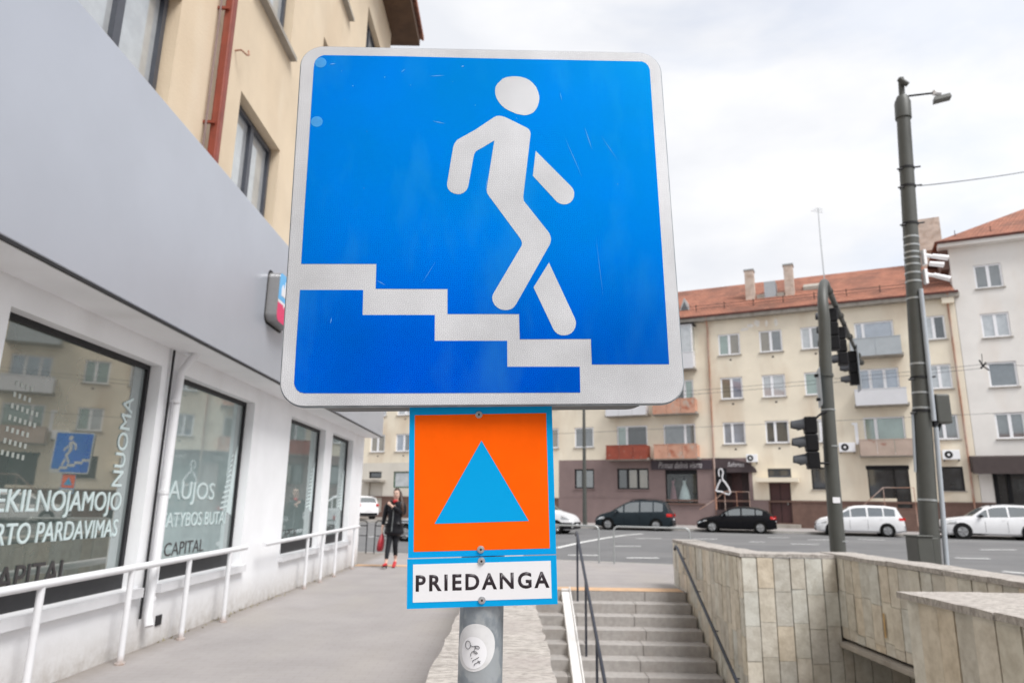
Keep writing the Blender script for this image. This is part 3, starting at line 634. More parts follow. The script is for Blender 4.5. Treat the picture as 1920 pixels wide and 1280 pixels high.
# ------------------------------------------------------------------ far side of the street
# local frame of the facades: x = u to the right along the front, y = away from the viewer, z up
FO = (9.7, 53.35, 0); FA = -rad(26)
yb = thing('apartment_building', 'yellow four storey apartment building with red tiled roof and rusty balconies', 'building', FO, FA)
UL, UR, ZE = -34.0, 21.66, 15.15
holes = []; wins = []
rows = ((5.9, 7.5), (9.17, 10.8), (12.45, 14.08))
def addw(u0, u1, z0, z1, **k): holes.append((u0, u1, z0, z1)); wins.append((u0, u1, z0, z1, k))
pan = ['pane_grey', 'pane_curtain', 'pane_blue', 'pane_grey', 'pane_dark', 'pane_green', 'pane_beige']
for ri, (z0, z1) in enumerate(rows):
    for u in (-33.6, -30.8, -28.0, -25.15, -22.35, -19.45, -16.55, -13.75, -10.95, -8.1, -5.12): addw(u, u + 1.62, z0, z1)
    for u in (6.38, 9.3, 12.12): addw(u, u + 1.58, z0, z1)
    addw(19.6, 20.98, z0, z1)
    if ri == 0:
        addw(-1.63, .81, z0 - .9, z1, bars=(.33,), panes=('pane_green', 'pane_dark')); addw(2.02, 4.42, z0 - .9, z1, bars=(.68,), panes=('pane_grey', 'pane_grey')); addw(15.56, 18.0, z0 - .9, z1, bars=(.3,), panes=('pane_green', 'pane_green'))
    else:
        addw(-1.63, .81, z0 - .9, z1, bars=(.3,)); addw(2.02, 4.42, z0 - .9, z1, bars=(.72,), panes=('pane_dark', 'pane_green'))
        addw(15.58, 17.98, z0 - .9, z1 - .02, bars=(.28, .64) if ri == 1 else (.22,), panes=('pane_blue',) * 3)
GR = [(-5.13, -3.51, 2.72, 4.23, dict(frame='dark_metal', panes=('pane_grey', 'pane_grey'), sill_mat='brown_paint')), (-1.64, .81, 2.69, 4.25, dict(frame='dark_metal', bars=(.33, .66), panes=('pane_dark', 'pane_beige', 'pane_beige'), sill_mat='brown_paint')),
      (9.28, 10.8, 3.55, 4.16, dict(frame='anthracite', bars=(), panes=('pane_dark',), sill=False)), (12.08, 13.6, 2.75, 4.22, dict(frame='dark_metal', bars=(), panes=('pane_dark',))),
      (19.6, 20.9, 2.69, 4.2, dict(frame='dark_metal', bars=(), panes=('pane_dark',))),
      (-25.1, -23.69, 3.57, 4.16, dict(frame='dark_metal', bars=(), panes=('pane_dark',), sill=False)), (-22.39, -20.5, 2.72, 4.15, dict(frame='green_frame', bars=(), panes=('pane_curtain',), sill=False)),
      (-18.9, -17.2, 2.72, 4.15, dict(frame='dark_metal')), (-15.6, -13.9, 2.72, 4.15, dict(frame='dark_metal')), (-12.0, -10.4, 2.72, 4.15, dict(frame='dark_metal')), (-31.0, -29.4, 2.72, 4.15, dict(frame='dark_metal'))]
M['green_frame'] = mat('green_frame', (.05, .11, .07), .5, .1, 4)
for g in GR: addw(*g[:4], **g[4])
shopw = (2.06, 4.40, 1.73, 4.12); arch = (5.72, 8.0, .75, 4.15); doorh = (9.3, 10.7, .5, 3.2); bigw = (15.51, 17.06, 2.2, 4.24); bigd = (17.06, 17.9, 1.6, 4.24); dl = (-25.03, -23.49, .6, 3.2)
holes += [shopw, arch, doorh, bigw, bigd, dl]
up_h = [h for h in holes if h[3] > 4.95]; lo_h = [h for h in holes if h[3] <= 4.95]
m = MB(); holed_wall(m, UL, UR, 4.93, ZE, [h for h in up_h], .16)
for a, b in ((-20.2, -6.45), (8.24, UR)): holed_wall(m, a, b, 2.0, 4.93, [h if h[2] >= 2.0 else (h[0], h[1], 2.0, h[3]) for h in lo_h if a <= h[0] < b], .16)
m.quad((UL, 0, .1), (UL, 0, ZE), (UL, 12, ZE), (UL, 12, .1)); m.quad((UL, 12, .1), (UL, 12, ZE), (UR, 12, ZE), (UR, 12, .1))
m.build('upper_wall', M['yellow_wall'], yb)
m = MB(); holed_wall(m, UL, -20.2, 2.0, 4.93, [h if h[2] >= 2.0 else (h[0], h[1], 2.0, h[3]) for h in lo_h if h[0] < -20.2], .16); m.build('cream_wall', M['cream_base'], yb)
m = MB(); holed_wall(m, -6.45, 8.24, 2.0, 4.93, [h if h[2] >= 2.0 else (h[0], h[1], 2.0, h[3]) for h in lo_h if -6.45 <= h[0] < 8.24], .25, -.006); m.build('brown_shop_front', M['brown_paint'], yb)
m = MB(); holed_wall(m, UL, UR, .1, 2.0, [(h[0], h[1], max(h[2], .1), 2.0) for h in lo_h if h[2] < 2.0], .25, -.05); m.box(UL, UR, -.09, -.051, 1.86, 1.99); m.build('plinth', M['plinth'], yb)
m = MB(); holed_wall(m, -6.45, 9.2, .11, 1.99, [(h[0], h[1], max(h[2], .11), 1.99) for h in lo_h if h[2] < 2.0 and -6 < h[0] < 8.5], .05, -.096); m.build('shop_plinth', M['brown_paint'], yb)
for (u0, u1, z0, z1, k) in wins:
    k = dict(k); k.setdefault('panes', None)
    if k['panes'] is None:
        a_ = random.choice(pan); k['panes'] = [random.choice((a_, a_, random.choice(pan))) for _ in range(4)]
    k.setdefault('bars', random.choice(((.5,), (.5,), (.42,), (.55,)))); k.setdefault('frame', 'white_pvc')
    window(yb, u0 + .004, u1 - .004, z0 + .004, z1 - .004, .13, 'pane_grey', k['frame'], k['bars'], .11, k.get('sill', True), k.get('sill_mat', 'concrete'), panes=k['panes'])
# balconies
def balcony(parent, u0, u1, zs, h, mt, dep=.95, sides=True, panels=3):
    m = MB(); m.box(u0 - .05, u1 + .1, -dep, -.003, zs - .16, zs); b = m.build('balcony', M['concrete'], parent)
    m = MB(); w = (u1 - u0) / panels
    for i in range(panels): m.box(u0 + i * w + .012, u0 + (i + 1) * w - .012, -dep - .03, -dep + .0, zs - .1, zs + h)
    for u in (u0, u1 - .035): m.box(u, u + .035, -dep + .02, -.01, zs - .06, zs + h)
    m.box(u0 - .02, u1 + .02, -dep - .045, -dep + .02, zs + h + .001, zs + h + .045)
    m.build('parapet', M[mt], b)
    return b
for ri, (zs, h) in enumerate(((4.98, .92), (8.28, .95), (11.6, 1.1))):
    balcony(yb, -2.2, .98, zs, h if ri != 1 else .95, ('rust_red', 'white_panel', 'grey_panel')[ri])
    balcony(yb, 1.5, 4.66, zs, h, ('pink_panel', 'pink_panel', 'white_panel')[ri])
    bb = balcony(yb, 15.2, 18.25, zs, h, ('peeled_panel', 'white_panel', 'grey_panel')[ri], panels=(3, 1, 2)[ri])
m = MB(); m.box(1.5, 4.66, -.98, -.93, 12.72, 14.9); gz_ = MB()     # glazed top balcony
g_ = MB()
for u in (1.5, 2.5, 3.6, 4.6): g_.box(u, u + .07, -.98, -.92, 12.75, 14.85)
for u in (1.5, 4.62): g_.box(u, u + .05, -.92, -.02, 12.75, 12.82); g_.box(u, u + .05, -.92, -.02, 14.75, 14.82)
g_.box(1.5, 4.67, -.985, -.915, 14.8, 14.87); gg = g_.build('balcony_glazing', M['white_pvc'], yb)
m = MB(); m.box(1.57, 4.6, -.96, -.95, 12.75, 14.8); m.box(4.63, 4.64, -.92, -.02, 12.82, 14.75); m.build('pane', M['pane_curtain'], gg)
m = MB(); m.box(1.4, 4.85, -1.15, 0, 14.88, 14.93); m.build('canopy', M['dark_metal'], gg)
# roof: eave, gutter, tiled slopes, snow rail, chimneys, vent box, dormer
m = MB(); m.box(UL - .2, UR + .25, -.5, .2, ZE, ZE + .28); m.build('eave', M['concrete'], yb)
m = MB(); m.tube([(UL, -.56, ZE + .33), (UR + .2, -.56, ZE + .33)], .075, 10); m.build('gutter', M['gutter_red'], yb)
zr = 19.75
m = MB(); m.hexa([(UL - .3, -.62, ZE + .30), (UR, -.62, ZE + .30), (UR, 6.3, zr - .08), (UL - .3, 6.3, zr - .08), (UL - .3, -.62, ZE + .40), (UR, -.62, ZE + .40), (UR, 6.3, zr), (UL - .3, 6.3, zr)])
m.hexa([(UL - .3, 6.3, zr - .08), (UR, 6.3, zr - .08), (UR, 12.7, ZE + .3), (UL - .3, 12.7, ZE + .3), (UL - .3, 6.3, zr), (UR, 6.3, zr), (UR, 12.7, ZE + .4), (UL - .3, 12.7, ZE + .4)])
rf = m.build('roof', M['tiles'], yb)
def rz(y): return ZE + .40 + (zr - ZE - .40) * (y + .62) / 6.92
m = MB(); y = .35
for u in [UL + 1 + 2.1 * i for i in range(26)]: m.box(u, u + .06, y, y + .06, rz(y) - .05, rz(y) + .55)
for dz in (.2, .42): m.tube([(UL, y, rz(y) + dz), (UR, y, rz(y) + dz)], .022, 6)
m.build('snow_rail', M['snow_rail'], rf)
M['chimney'] = overlay(mat('old_chimney_render', (.56, .46, .39), .9, .12, 2, .3, 20), (.42, .31, .24), 2, .5, .7)
for (a, b, y, z1) in ((8.35, 9.0, 1.9, 19.45), (11.2, 11.85, 1.9, 19.5), (-14, -13.3, 1.9, 19.4), (-24, -23.3, 1.9, 19.4)):
    m = MB(); m.box(a, b, y, y + .8, rz(y) - .4, z1); c_ = m.build('chimney', M['chimney'], rf); m = MB(); m.box(a - .06, b + .06, y - .06, y + .86, z1 + .002, z1 + .1); m.build('cap', M['steel'], c_)
m = MB(); m.box(9.72, 10.55, 2.0, 3.3, rz(2) - .2, 18.4); m.build('vent_box', M['grey_panel'], rf)
m = MB(); m.box(9.15, 9.7, 1.95, 2.5, rz(1.95) - .1, rz(1.95) + .32); m.box(10.6, 11.15, 1.95, 2.5, rz(1.95) - .1, rz(1.95) + .3); m.build('roof_curb', M['concrete'], rf)
m = MB(); m.box(20.65, 22.1, 5.2, 6.6, 17.5, 22.9); c_ = m.build('chimney', M['chimney'], rf); m = MB(); m.box(20.5, 22.4, 5.0, 6.8, 20.3, 20.6); m.build('collar', M['chimney'], c_)
m = MB(); m.add([(3.4, .9, rz(.9) - .05), (4.25, .9, rz(.9) - .05), (3.82, .9, rz(.9) + 1.05), (3.82, 2.6, rz(.9) + 1.05)], [(0, 1, 2), (0, 2, 3), (1, 3, 2)]); d_ = m.build('dormer', M['steel'], rf)
m = MB(); m.add([(3.53, .88, rz(.9)), (4.12, .88, rz(.9)), (3.82, .88, rz(.9) + .75)], [(0, 1, 2)]); m.build('pane', M['pane_dark'], d_)
m = MB(); m.hexa([(12.45, 2.7, rz(2.7) + .02), (13.6, 2.7, rz(2.7) + .02), (13.6, 3.6, rz(3.6) + .02), (12.45, 3.6, rz(3.6) + .02), (12.45, 2.7, rz(2.7) + .3), (13.6, 2.7, rz(2.7) + .3), (13.6, 3.6, rz(3.6) + .2), (12.45, 3.6, rz(3.6) + .2)]); m.build('skylight', M['concrete'], rf)
for u, r_ in ((5.67, .06), (21.25, .06)):
    m = MB(); m.tube([(u, -.52, ZE + .28), (u, -.3, ZE - .15), (u, -.1, ZE - .5), (u, -.1, .4)], r_, 10); m.build('downpipe', M['rust_pipe'], yb)
m = MB(); m.box(20.9, 21.6, -.42, 0, ZE - .38, ZE - .003); m.build('eave_bracket', M['yellow_wall'], yb)
M['vent_dark'] = mat('vent_opening', (.06, .05, .04), .9, .1, 5)
m = MB()
for ri, (z0, z1) in enumerate(rows):
    for u in (-24.3, -21.5, 7.15, 10.1, 12.95): m.box(u, u + .14, -.008, .01, z0 - .42, z0 - .3)
for u in (-5.0, -3.9, -.9, 3.2): m.box(u, u + .75, -.058, -.04, .7, 1.1)
m.build('vent_hole', M['vent_dark'], yb)
M['bare_plaster'] = mat('bare_plaster', (.80, .76, .70), .9, .12, 5); random.seed(8)
for cu, cz, ru, rz_ in ((8.75, 14.55, .35, .16), (9.25, 14.7, .22, .28), (9.9, 14.62, .1, .3), (10.55, 14.6, .13, .38), (8.3, 14.3, .3, .14)):
    m = MB(); m.prism_y([(cu + ru * math.cos(k * .449) * random.uniform(.6, 1.15), cz + rz_ * math.sin(k * .449) * random.uniform(.6, 1.15)) for k in range(14)], -.006, -.001); m.build('plaster_patch', M['bare_plaster'], yb)
# ground floor: bridal shop front, arch, doors
m = MB(); m.box(1.05, 5.5, -.12, -.007, 4.13, 4.80); sg = thing('shop_sign', 'long dark sign board with pale cursive lettering above the bridal shop window', 'sign', FO, FA)
m.build('board', mat('aubergine_board', (.045, .032, .042), .5, .1, 3), sg)
M['pale_letter'] = mat('pale_lettering', (.62, .60, .61), .5, .1, 4)
text_mesh('lettering', 'Pirmas dalinis visma', M['pale_letter'], sg, 1.6, 4.8, 4.24, 4.70, -.122, shear=.35, bold=-.006, depth=.01)
w_ = MB(); a, b, c, d = shopw
w_.box(a, a + .1, .08, .16, c, d); w_.box(b - .1, b, .08, .16, c, d); w_.box(a + .1, b - .1, .08, .16, d - .3, d); w_.box(a + .1, b - .1, .08, .16, c, c + .08)
w_ = w_.build('shop_window', M['black'], yb)
m = MB(); m.box(a + .1, b - .1, .9, .95, c + .08, d - .3); m.box(a + .02, a + .09, .17, .95, c, d); m.box(b - .09, b - .02, .17, .95, c, d); m.box(a + .1, b - .1, .17, .9, c, c + .079); m.build('display_niche', mat('dim_niche', (.16, .15, .14), .8, .3, 2), w_)
m = MB(); m.box(a - .1, b + .5, -.25, -.05, c - .1, c - .01); m.build('sill', M['plinth'], w_)
def dress(u, y, col, label, w):
    t = thing('dress', label, 'dress', (Matrix.Translation(FO) @ Matrix.Rotation(FA, 4, 'Z') @ Vector((u, y, shopw[2] + .08)))[:], FA)
    prof = [(w, 0), (w * .96, .15), (w * .75, .6), (w * .5, 1.0), (w * .26, 1.28), (.11, 1.36), (.13, 1.5), (.17, 1.62), (.15, 1.66)]
    n = 26; vs = []; fs = []
    for r_, z in prof:
        for k in range(n):
            an = 2 * math.pi * k / n; q = r_ * (1 + (.05 * math.sin(an * 9) if z < 1.2 else 0)); vs.append((q * math.cos(an), q * .6 * math.sin(an), z))
    for i in range(len(prof) - 1):
        for k in range(n): fs.append((i * n + k, i * n + (k + 1) % n, (i + 1) * n + (k + 1) % n, (i + 1) * n + k))
    m = MB(); m.add(vs, fs, True); m.build('gown', mat('gown_fabric', col, .8, .08, 8), t)
    m = MB(); m.tube([(0, 0, 1.55), (0, 0, 1.68), (0, 0, 1.78), (0, 0, 1.82)], [.15, .13, .055, .05], 14); m.build('mannequin', M['black'], t)
dress(3.35, .5, (.74, .76, .75), 'white bridal gown with full skirt on a mannequin in the shop window', .46)
dress(2.5, .55, (.46, .22, .24), 'pink evening gown on a mannequin in the shop window', .28)
m = MB(); m.box(a + .1, b - .1, .10, .105, c + .08, d - .3)
M['clear_glass'] = bpy.data.materials.new('clear_glass'); t_, p_ = nodes(M['clear_glass']); o_ = t_.nodes['Material Output']
tr = t_.nodes.new('ShaderNodeBsdfTransparent'); tr.inputs['Color'].default_value = (.86, .9, .9, 1); gs = t_.nodes.new('ShaderNodeBsdfGlossy'); gs.inputs['Roughness'].default_value = .03; ms_ = t_.nodes.new('ShaderNodeMixShader'); ms_.inputs['Fac'].default_value = .05
t_.links.new(tr.outputs[0], ms_.inputs[1]); t_.links.new(gs.outputs[0], ms_.inputs[2]); t_.links.new(ms_.outputs[0], o_.inputs['Surface'])
m.build('pane', M['clear_glass'], w_)
# arched entry with the dress emblem
m = MB(); n = 14
pts = [(5.72, 4.15), (5.72, 4.95)] + [(5.72 + 2.5 * (1 - math.cos(rad(90 * k / n))) , 4.95 - 1.15 * (1 - math.sin(rad(90 - 90 * k / n)))) for k in range(0, n + 1)]
pts = [(5.72, 3.9), (5.72, 4.94)] + [(5.72 + 2.85 * math.sin(rad(90 * k / n)), 3.9 + 1.04 * math.cos(rad(90 * k / n))) for k in range(1, n + 1)]
m.prism_y(pts, -.11, -.012); ab = m.build('arch_board', mat('dark_arch_board', (.06, .042, .045), .6, .1, 3), yb)
text_mesh('lettering', 'Salonas', M['pale_letter'], ab, 6.6, 7.75, 4.30, 4.62, -.112, shear=.3, bold=-.004, depth=.01)
m = MB(); a, b, c, d = arch; m.box(a, b, 1.0, 1.05, c, d); m.box(a, a + .05, .26, 1.0, c, d); m.box(b - .05, b, .26, 1.0, c, d); m.box(a, b, -.6, 1.0, c - .2, c + .55); en = m.build('entry_porch', mat('porch_brown', (.075, .05, .05), .7, .15, 2), yb)
m = MB(); m.box(a + .95, a + 1.65, .95, .999, c + .56, d - .2); m.build('door', M['door'], en)
m = MB(); m.box(5.74, 6.5, -.17, -.12, 2.35, 4.2); em = thing('emblem_sign', 'black panel with white outline of a bridal dress beside the arched entry', 'sign', FO, FA); m.build('panel', M['black'], em)
m = MB()
for P_, r_ in (([(6.0, -.19, 4.12), (5.96, -.19, 3.85), (6.0, -.19, 3.62)], .045), ([(6.02, -.19, 4.12), (6.2, -.19, 4.16), (6.28, -.19, 3.9), (6.2, -.19, 3.6), (6.22, -.19, 3.35)], .05),
               ([(6.08, -.19, 3.4), (5.85, -.19, 2.95), (5.72, -.19, 2.62), (5.8, -.19, 2.58), (6.1, -.19, 2.55), (6.35, -.19, 2.42), (6.62, -.19, 2.36), (6.7, -.19, 2.5), (6.6, -.19, 2.85), (6.38, -.19, 3.2), (6.22, -.19, 3.38)], .06)): m.tube(P_, r_, 8)
m.build('dress_outline', M['white_film'], em)
er = thing('handrail', 'thin dull metal railing on the entry porch beneath the bridal arch', 'handrail', FO, FA)
m = MB(); m.tube([(4.6, -.75, 1.3), (5.8, -.75, 2.05), (6.4, -.75, 2.55), (8.05, -.75, 2.55), (8.05, -.75, .4)], .025, 8)
m.build('rail', M['rust_pipe'], er)
for u in (6.4, 7.2): m = MB(); m.tube([(u, -.75, .4), (u, -.75, 2.53)], .02, 8); m.build('post', M['rust_pipe'], er)
m = MB(); m.box(9.33, 10.67, .16, .22, .5, 3.17); dr = m.build('door', M['door'], yb); m = MB(); m.box(10.42, 10.48, .1, .159, 1.7, 1.95); m.build('handle', M['steel'], dr)
m = MB(); m.box(9.98, 10.02, .15, .159, .5, 3.15); m.build('door_seam', M['black'], dr)
m = MB(); m.box(8.6, 11.3, -1.0, -.051, 3.22, 3.5); m.build('door_canopy', M['yellow_wall'], yb)
m = MB(); m.box(9.0, 11.2, -1.2, -.051, .15, .42); m.build('doorstep', M['concrete'], yb)
m = MB(); m.box(-25.0, -23.52, .16, .2, .6, 3.17); m.build('door', M['cream_base'], yb); m = MB(); m.box(-25.6, -23.2, -.9, -.003, 3.22, 3.42); m.build('door_canopy', M['concrete'], yb)
m = MB(); m.box(15.51, 17.05, .14, .16, 2.2, 4.24); m.build('shop_window', M['pane_dark'], yb)
m = MB(); m.box(15.45, 17.95, -.03, .1, 4.05, 4.3)
for u in (15.5, 17.02, 17.86): m.box(u, u + .07, .02, .139, 1.6 if u > 16 else 2.2, 4.05)
m.build('shop_frame', M['black'], yb)
m = MB(); m.box(17.09, 17.86, .14, .18, 1.6, 4.05); m.build('door', M['pane_dark'], yb)
es = thing('entry_steps', 'small flight of dark shop steps with thin railing behind the white minivan', 'steps', FO, FA)
m = MB()
for i in range(5): m.box(14.9 + .28 * i, 18.1, -1.3, -.1, .15 + .26 * i, .15 + .26 * (i + 1) - .003)
m.build('flight', M['plinth'], es)
m = MB(); m.tube([(14.4, -1.3, 1.1), (16.3, -1.3, 2.85), (18.0, -1.3, 2.85), (18.0, -1.3, .5)], .025, 8); m.tube([(16.3, -1.3, .6), (16.3, -1.3, 2.85)], .02, 8); m.build('rail', M['rust_pipe'], es)
# air conditioners
def aircon(u, z, w, h, label):
    t = thing('air_conditioner', label, 'air conditioner', (Matrix.Translation(FO) @ Matrix.Rotation(FA, 4, 'Z') @ Vector((u, -.05, z)))[:], FA, 'air conditioners on the yellow facade')
    m = MB(); m.box(0, w, -.36, -.06, 0, h); m.build('casing', M['white_pvc'], t, bevel=.02)
    m = MB(); m.disc_y(w * .36, h * .5, -.372, -.361, h * .38); m.build('fan_grille', M['dark_metal'], t)
    m = MB(); m.disc_y(w * .36, h * .5, -.38, -.373, h * .13); m.build('fan_hub', M['white_pvc'], t)
    m = MB(); m.box(.06, .1, -.4, .04, -.1, -.003); m.box(w - .1, w - .06, -.4, .04, -.1, -.003); m.build('bracket', M['dark_metal'], t)
aircon(7.95, 4.6, .75, .55, 'small white air conditioner above the arched bridal entry')
aircon(13.95, 5.2, 1.0, .62, 'white air conditioner left of the peeling first floor balcony')
aircon(19.85, 4.62, .95, .6, 'white air conditioner above the dark window beside the tall grey pole')
dt = thing('duct', 'white vertical cable duct beside the air conditioner and green curtained balcony', 'duct', FO, FA)
m = MB(); m.box(15.0, 15.2, -.12, -.003, 5.7, 7.0); m.box(14.85, 15.2, -.13, -.121, 7.0, 7.15); m.build('channel', M['white_pvc'], dt)
# the pale building next door
pb2 = thing('apartment_building', 'pale five storey apartment building with dark awning, right of the yellow one', 'building', FO, FA)
V0, V1, ZW = 21.68, 44.0, 18.55
h2 = [(u, u + 1.54, z, z + 1.62) for u in (22.94, 26.1, 29.3, 32.5, 35.7) for z in (5.86, 9.1, 12.3, 15.6)]
gw = (22.6, 26.0, 1.3, 3.75)
m = MB(); holed_wall(m, V0, V1, 2.0, ZW, h2 + [(gw[0], gw[1], 2.0, gw[3])], .16)
m.quad((V0, 0, .1), (V0, 12, .1), (V0, 12, ZW), (V0, 0, ZW)); m.quad((V1, 0, .1), (V1, 0, ZW), (V1, 12, ZW), (V1, 12, .1)); m.quad((V0, 12, .1), (V1, 12, .1), (V1, 12, ZW), (V0, 12, ZW)); m.build('wall', M['pale_wall'], pb2)
m = MB(); holed_wall(m, V0, V1, .1, 2.0, [(gw[0], gw[1], 1.3, 2.0)], .2, -.04); m.build('plinth', M['plinth'], pb2)
for h in h2:
    a_ = random.choice(('pane_grey', 'pane_green', 'pane_grey', 'pane_curtain')); window(pb2, h[0] + .004, h[1] - .004, h[2] + .004, h[3] - .004, .13, a_, 'white_pvc', (.5,) if h[2] != 9.1 or h[0] > 23 else (), .11)
m = MB(); m.box(gw[0], gw[1], .14, .16, gw[2], gw[3]); m.build('shop_window', M['pane_dark'], pb2)
m = MB(); m.box(22.4, 22.62, -.05, .12, 1.3, 3.75); m.box(23.1, 23.3, -.05, .12, 1.3, 3.75); m.box(25.1, 25.3, .02, .13, 1.3, 3.75); m.build('shop_frame', M['black'], pb2)
aw = thing('awning', 'dark brown awning over the shop front of the pale building', 'awning', FO, FA)
m = MB(); m.hexa([(21.3, -1.3, 3.68), (30, -1.3, 3.68), (30, -.01, 3.9), (21.3, -.01, 3.9), (21.3, -1.25, 4.7), (30, -1.25, 4.7), (30, -.01, 4.85), (21.3, -.01, 4.85)]); m.build('cover', mat('brown_awning_cloth', (.062, .046, .044), .8, .08, 3), aw)
m = MB(); m.box(V0 - .6, V1 + .4, -.6, .2, ZW, ZW + .35); m.build('eave', M['pale_wall'], pb2)
m = MB(); m.tube([(V0 - .7, -.68, ZW + .34), (V1 + .4, -.68, ZW + .34)], .09, 8); m.build('gutter', M['gutter_red'], pb2)
m = MB(); zz = 23.0
m.add([(V0 - .8, -.8, ZW + .36), (V1 + .5, -.8, ZW + .36), (V1 + .5, 12.7, ZW + .36), (V0 - .8, 12.7, ZW + .36), (V0 + 6.2, 6, zz), (V1 - 6, 6, zz)], [(0, 1, 5, 4), (1, 2, 5), (2, 3, 4, 5), (3, 0, 4), (3, 2, 1, 0)])
r2_ = m.build('roof', M['tiles'], pb2)
m = MB()
for i in range(11):
    u = 22.2 + 2 * i; m.box(u, u + .04, .1, .15, ZW + .7, ZW + 1.3)
m.build('snow_rail', M['snow_rail'], r2_)
m = MB(); m.box(V0 - .5, V0 - .02, .1, 1.6, 17.2, ZW - .01); m.build('side_soffit', M['plinth'], pb2)
# a plain building behind the viewer: seen only as the dark lower half of reflections
bb_ = thing('apartment_building', 'long grey brown building behind the viewpoint, seen only in reflections', 'building', (0, -26, 0), rad(180))
m = MB(); hb = [(u, u + 1.6, z, z + 1.6) for u in range(-28, 30, 4) for z in (1.2, 4.4, 7.6)]
holed_wall(m, -30, 30, 0, 10.5, hb, .15); m.quad((-30, 0, 0), (-30, 0, 10.5), (-30, 10, 10.5), (-30, 10, 0)); m.quad((30, 0, 0), (30, 10, 0), (30, 10, 10.5), (30, 0, 10.5)); m.quad((-30, 10, 0), (30, 10, 0), (30, 10, 10.5), (-30, 10, 10.5)); m.build('wall', mat('dark_brown_render', (.16, .135, .115), .9, .1, 1), bb_)
m = MB(); m.hexa([(-30.5, -.5, 10.5), (30.5, -.5, 10.5), (30.5, 10.5, 10.5), (-30.5, 10.5, 10.5), (-30.5, 4.5, 13), (30.5, 4.5, 13), (30.5, 5.5, 13), (-30.5, 5.5, 13)]); m.build('roof', M['tiles'], bb_)
for h in hb: window(bb_, h[0] + .004, h[1] - .004, h[2] + .004, h[3] - .004, .12, 'pane_dark', 'white_pvc', (.5,), .09, False)
# ------------------------------------------------------------------ the road sign in front
def frame_of(r1, r2, t):
    r1, r2 = Vector(r1).normalized(), Vector(r2); r2 = (r2 - r1 * r1.dot(r2)).normalized(); y = r2.cross(r1)
    return Matrix.Translation(Vector(t)) @ Matrix((r1, y, r2)).transposed().to_4x4()
SIGN = {'blue_top':[(-0.3274,-0.0095),(-0.3264,0.127),(-0.3262,0.2294),(-0.3257,0.303),(-0.3247,0.3145),(-0.3201,0.3234),(-0.3147,0.3282),(-0.3081,0.331),(-0.1621,0.3318),(-0.0064,0.3307),(0.3138,0.3303),(0.3207,0.3272),(0.3256,0.3214),(0.3285,0.3125),(0.3281,0.1428),(0.3279,-0.0565),(0.3273,-0.1712),(0.3263,-0.2807),(0.1882,-0.2806),(0.1884,-0.2342),(0.0616,-0.2344),(0.0611,-0.1881),(-0.0662,-0.188),(-0.0665,-0.1416),(-0.1941,-0.1412),(-0.1942,-0.0945),(-0.3275,-0.0949)],'blue_low':[(-0.3268,-0.1437),(-0.216,-0.1436),(-0.2156,-0.1897),(-0.0887,-0.1898),(-0.0885,-0.2368),(0.0392,-0.2372),(0.0388,-0.2839),(0.1664,-0.2845),(0.1657,-0.3304),(-0.1569,-0.3295),(-0.3096,-0.3284),(-0.3169,-0.3267),(-0.3226,-0.3222),(-0.326,-0.3165),(-0.3276,-0.3104),(-0.3278,-0.248)],'head':[(0.0224,0.2601),(0.0235,0.2678),(0.0273,0.2751),(0.0376,0.2861),(0.0469,0.2901),(0.0564,0.2914),(0.065,0.2916),(0.0735,0.2906),(0.0827,0.2877),(0.0904,0.2832),(0.0971,0.2764),(0.1021,0.2692),(0.1059,0.259),(0.1077,0.2502),(0.1079,0.2426),(0.1064,0.235),(0.1038,0.2262),(0.1002,0.2198),(0.0957,0.214),(0.0906,0.2109),(0.0838,0.2082),(0.077,0.2077),(0.0703,0.2087),(0.0629,0.2105),(0.0486,0.217),(0.0409,0.2218),(0.0352,0.2273),(0.0296,0.2348),(0.0256,0.2423),(0.023,0.2506)],'body':[(0.0198,0.2023),(0.0249,0.205),(0.0299,0.2055),(0.0366,0.2044),(0.0433,0.2019),(0.0816,0.1813),(0.0859,0.1784),(0.0884,0.1736),(0.0893,0.1673),(0.0728,0.0388),(0.0736,0.03),(0.1187,-0.0324),(0.1214,-0.0393),(0.1222,-0.0462),(0.121,-0.053),(0.1186,-0.0582),(0.0561,-0.1699),(0.0522,-0.1751),(0.0483,-0.1783),(0.0427,-0.1804),(0.0364,-0.1809),(0.0293,-0.1799),(0.023,-0.1767),(0.0175,-0.1712),(0.0143,-0.1646),(0.0133,-0.158),(0.0144,-0.1526),(0.017,-0.1473),(0.0681,-0.0584),(0.0688,-0.0533),(0.0676,-0.0482),(0.0642,-0.042),(0.008,0.0407),(0.0054,0.0459),(0.0048,0.0523),(0.0062,0.0629),(0.0201,0.1534),(0.0,0.14),(-0.0149,0.1303),(-0.0185,0.1237),(-0.0297,0.0573),(-0.033,0.0502),(-0.0378,0.0455),(-0.0437,0.0427),(-0.0492,0.0423),(-0.0557,0.0436),(-0.0621,0.0471),(-0.0664,0.0523),(-0.0687,0.0587),(-0.0684,0.0657),(-0.0577,0.1385),(-0.0554,0.1458),(-0.0512,0.1524),(-0.0462,0.1562),(-0.0164,0.175)],'arm':[(0.0982,0.1325),(0.1631,0.0602),(0.1669,0.0545),(0.1686,0.0474),(0.168,0.0396),(0.1655,0.0332),(0.1607,0.0275),(0.1546,0.0243),(0.148,0.0235),(0.1415,0.0249),(0.1357,0.0284),(0.0917,0.081)],'leg':[(0.1172,-0.091),(0.1606,-0.1955),(0.1625,-0.2016),(0.1625,-0.2068),(0.161,-0.2133),(0.1577,-0.2193),(0.1533,-0.2238),(0.1473,-0.2266),(0.141,-0.2276),(0.1346,-0.2271),(0.1291,-0.2247),(0.1247,-0.2211),(0.1218,-0.2164),(0.0881,-0.1384)]}
PX, PY, PR = -.0455, 1.2625, .0375
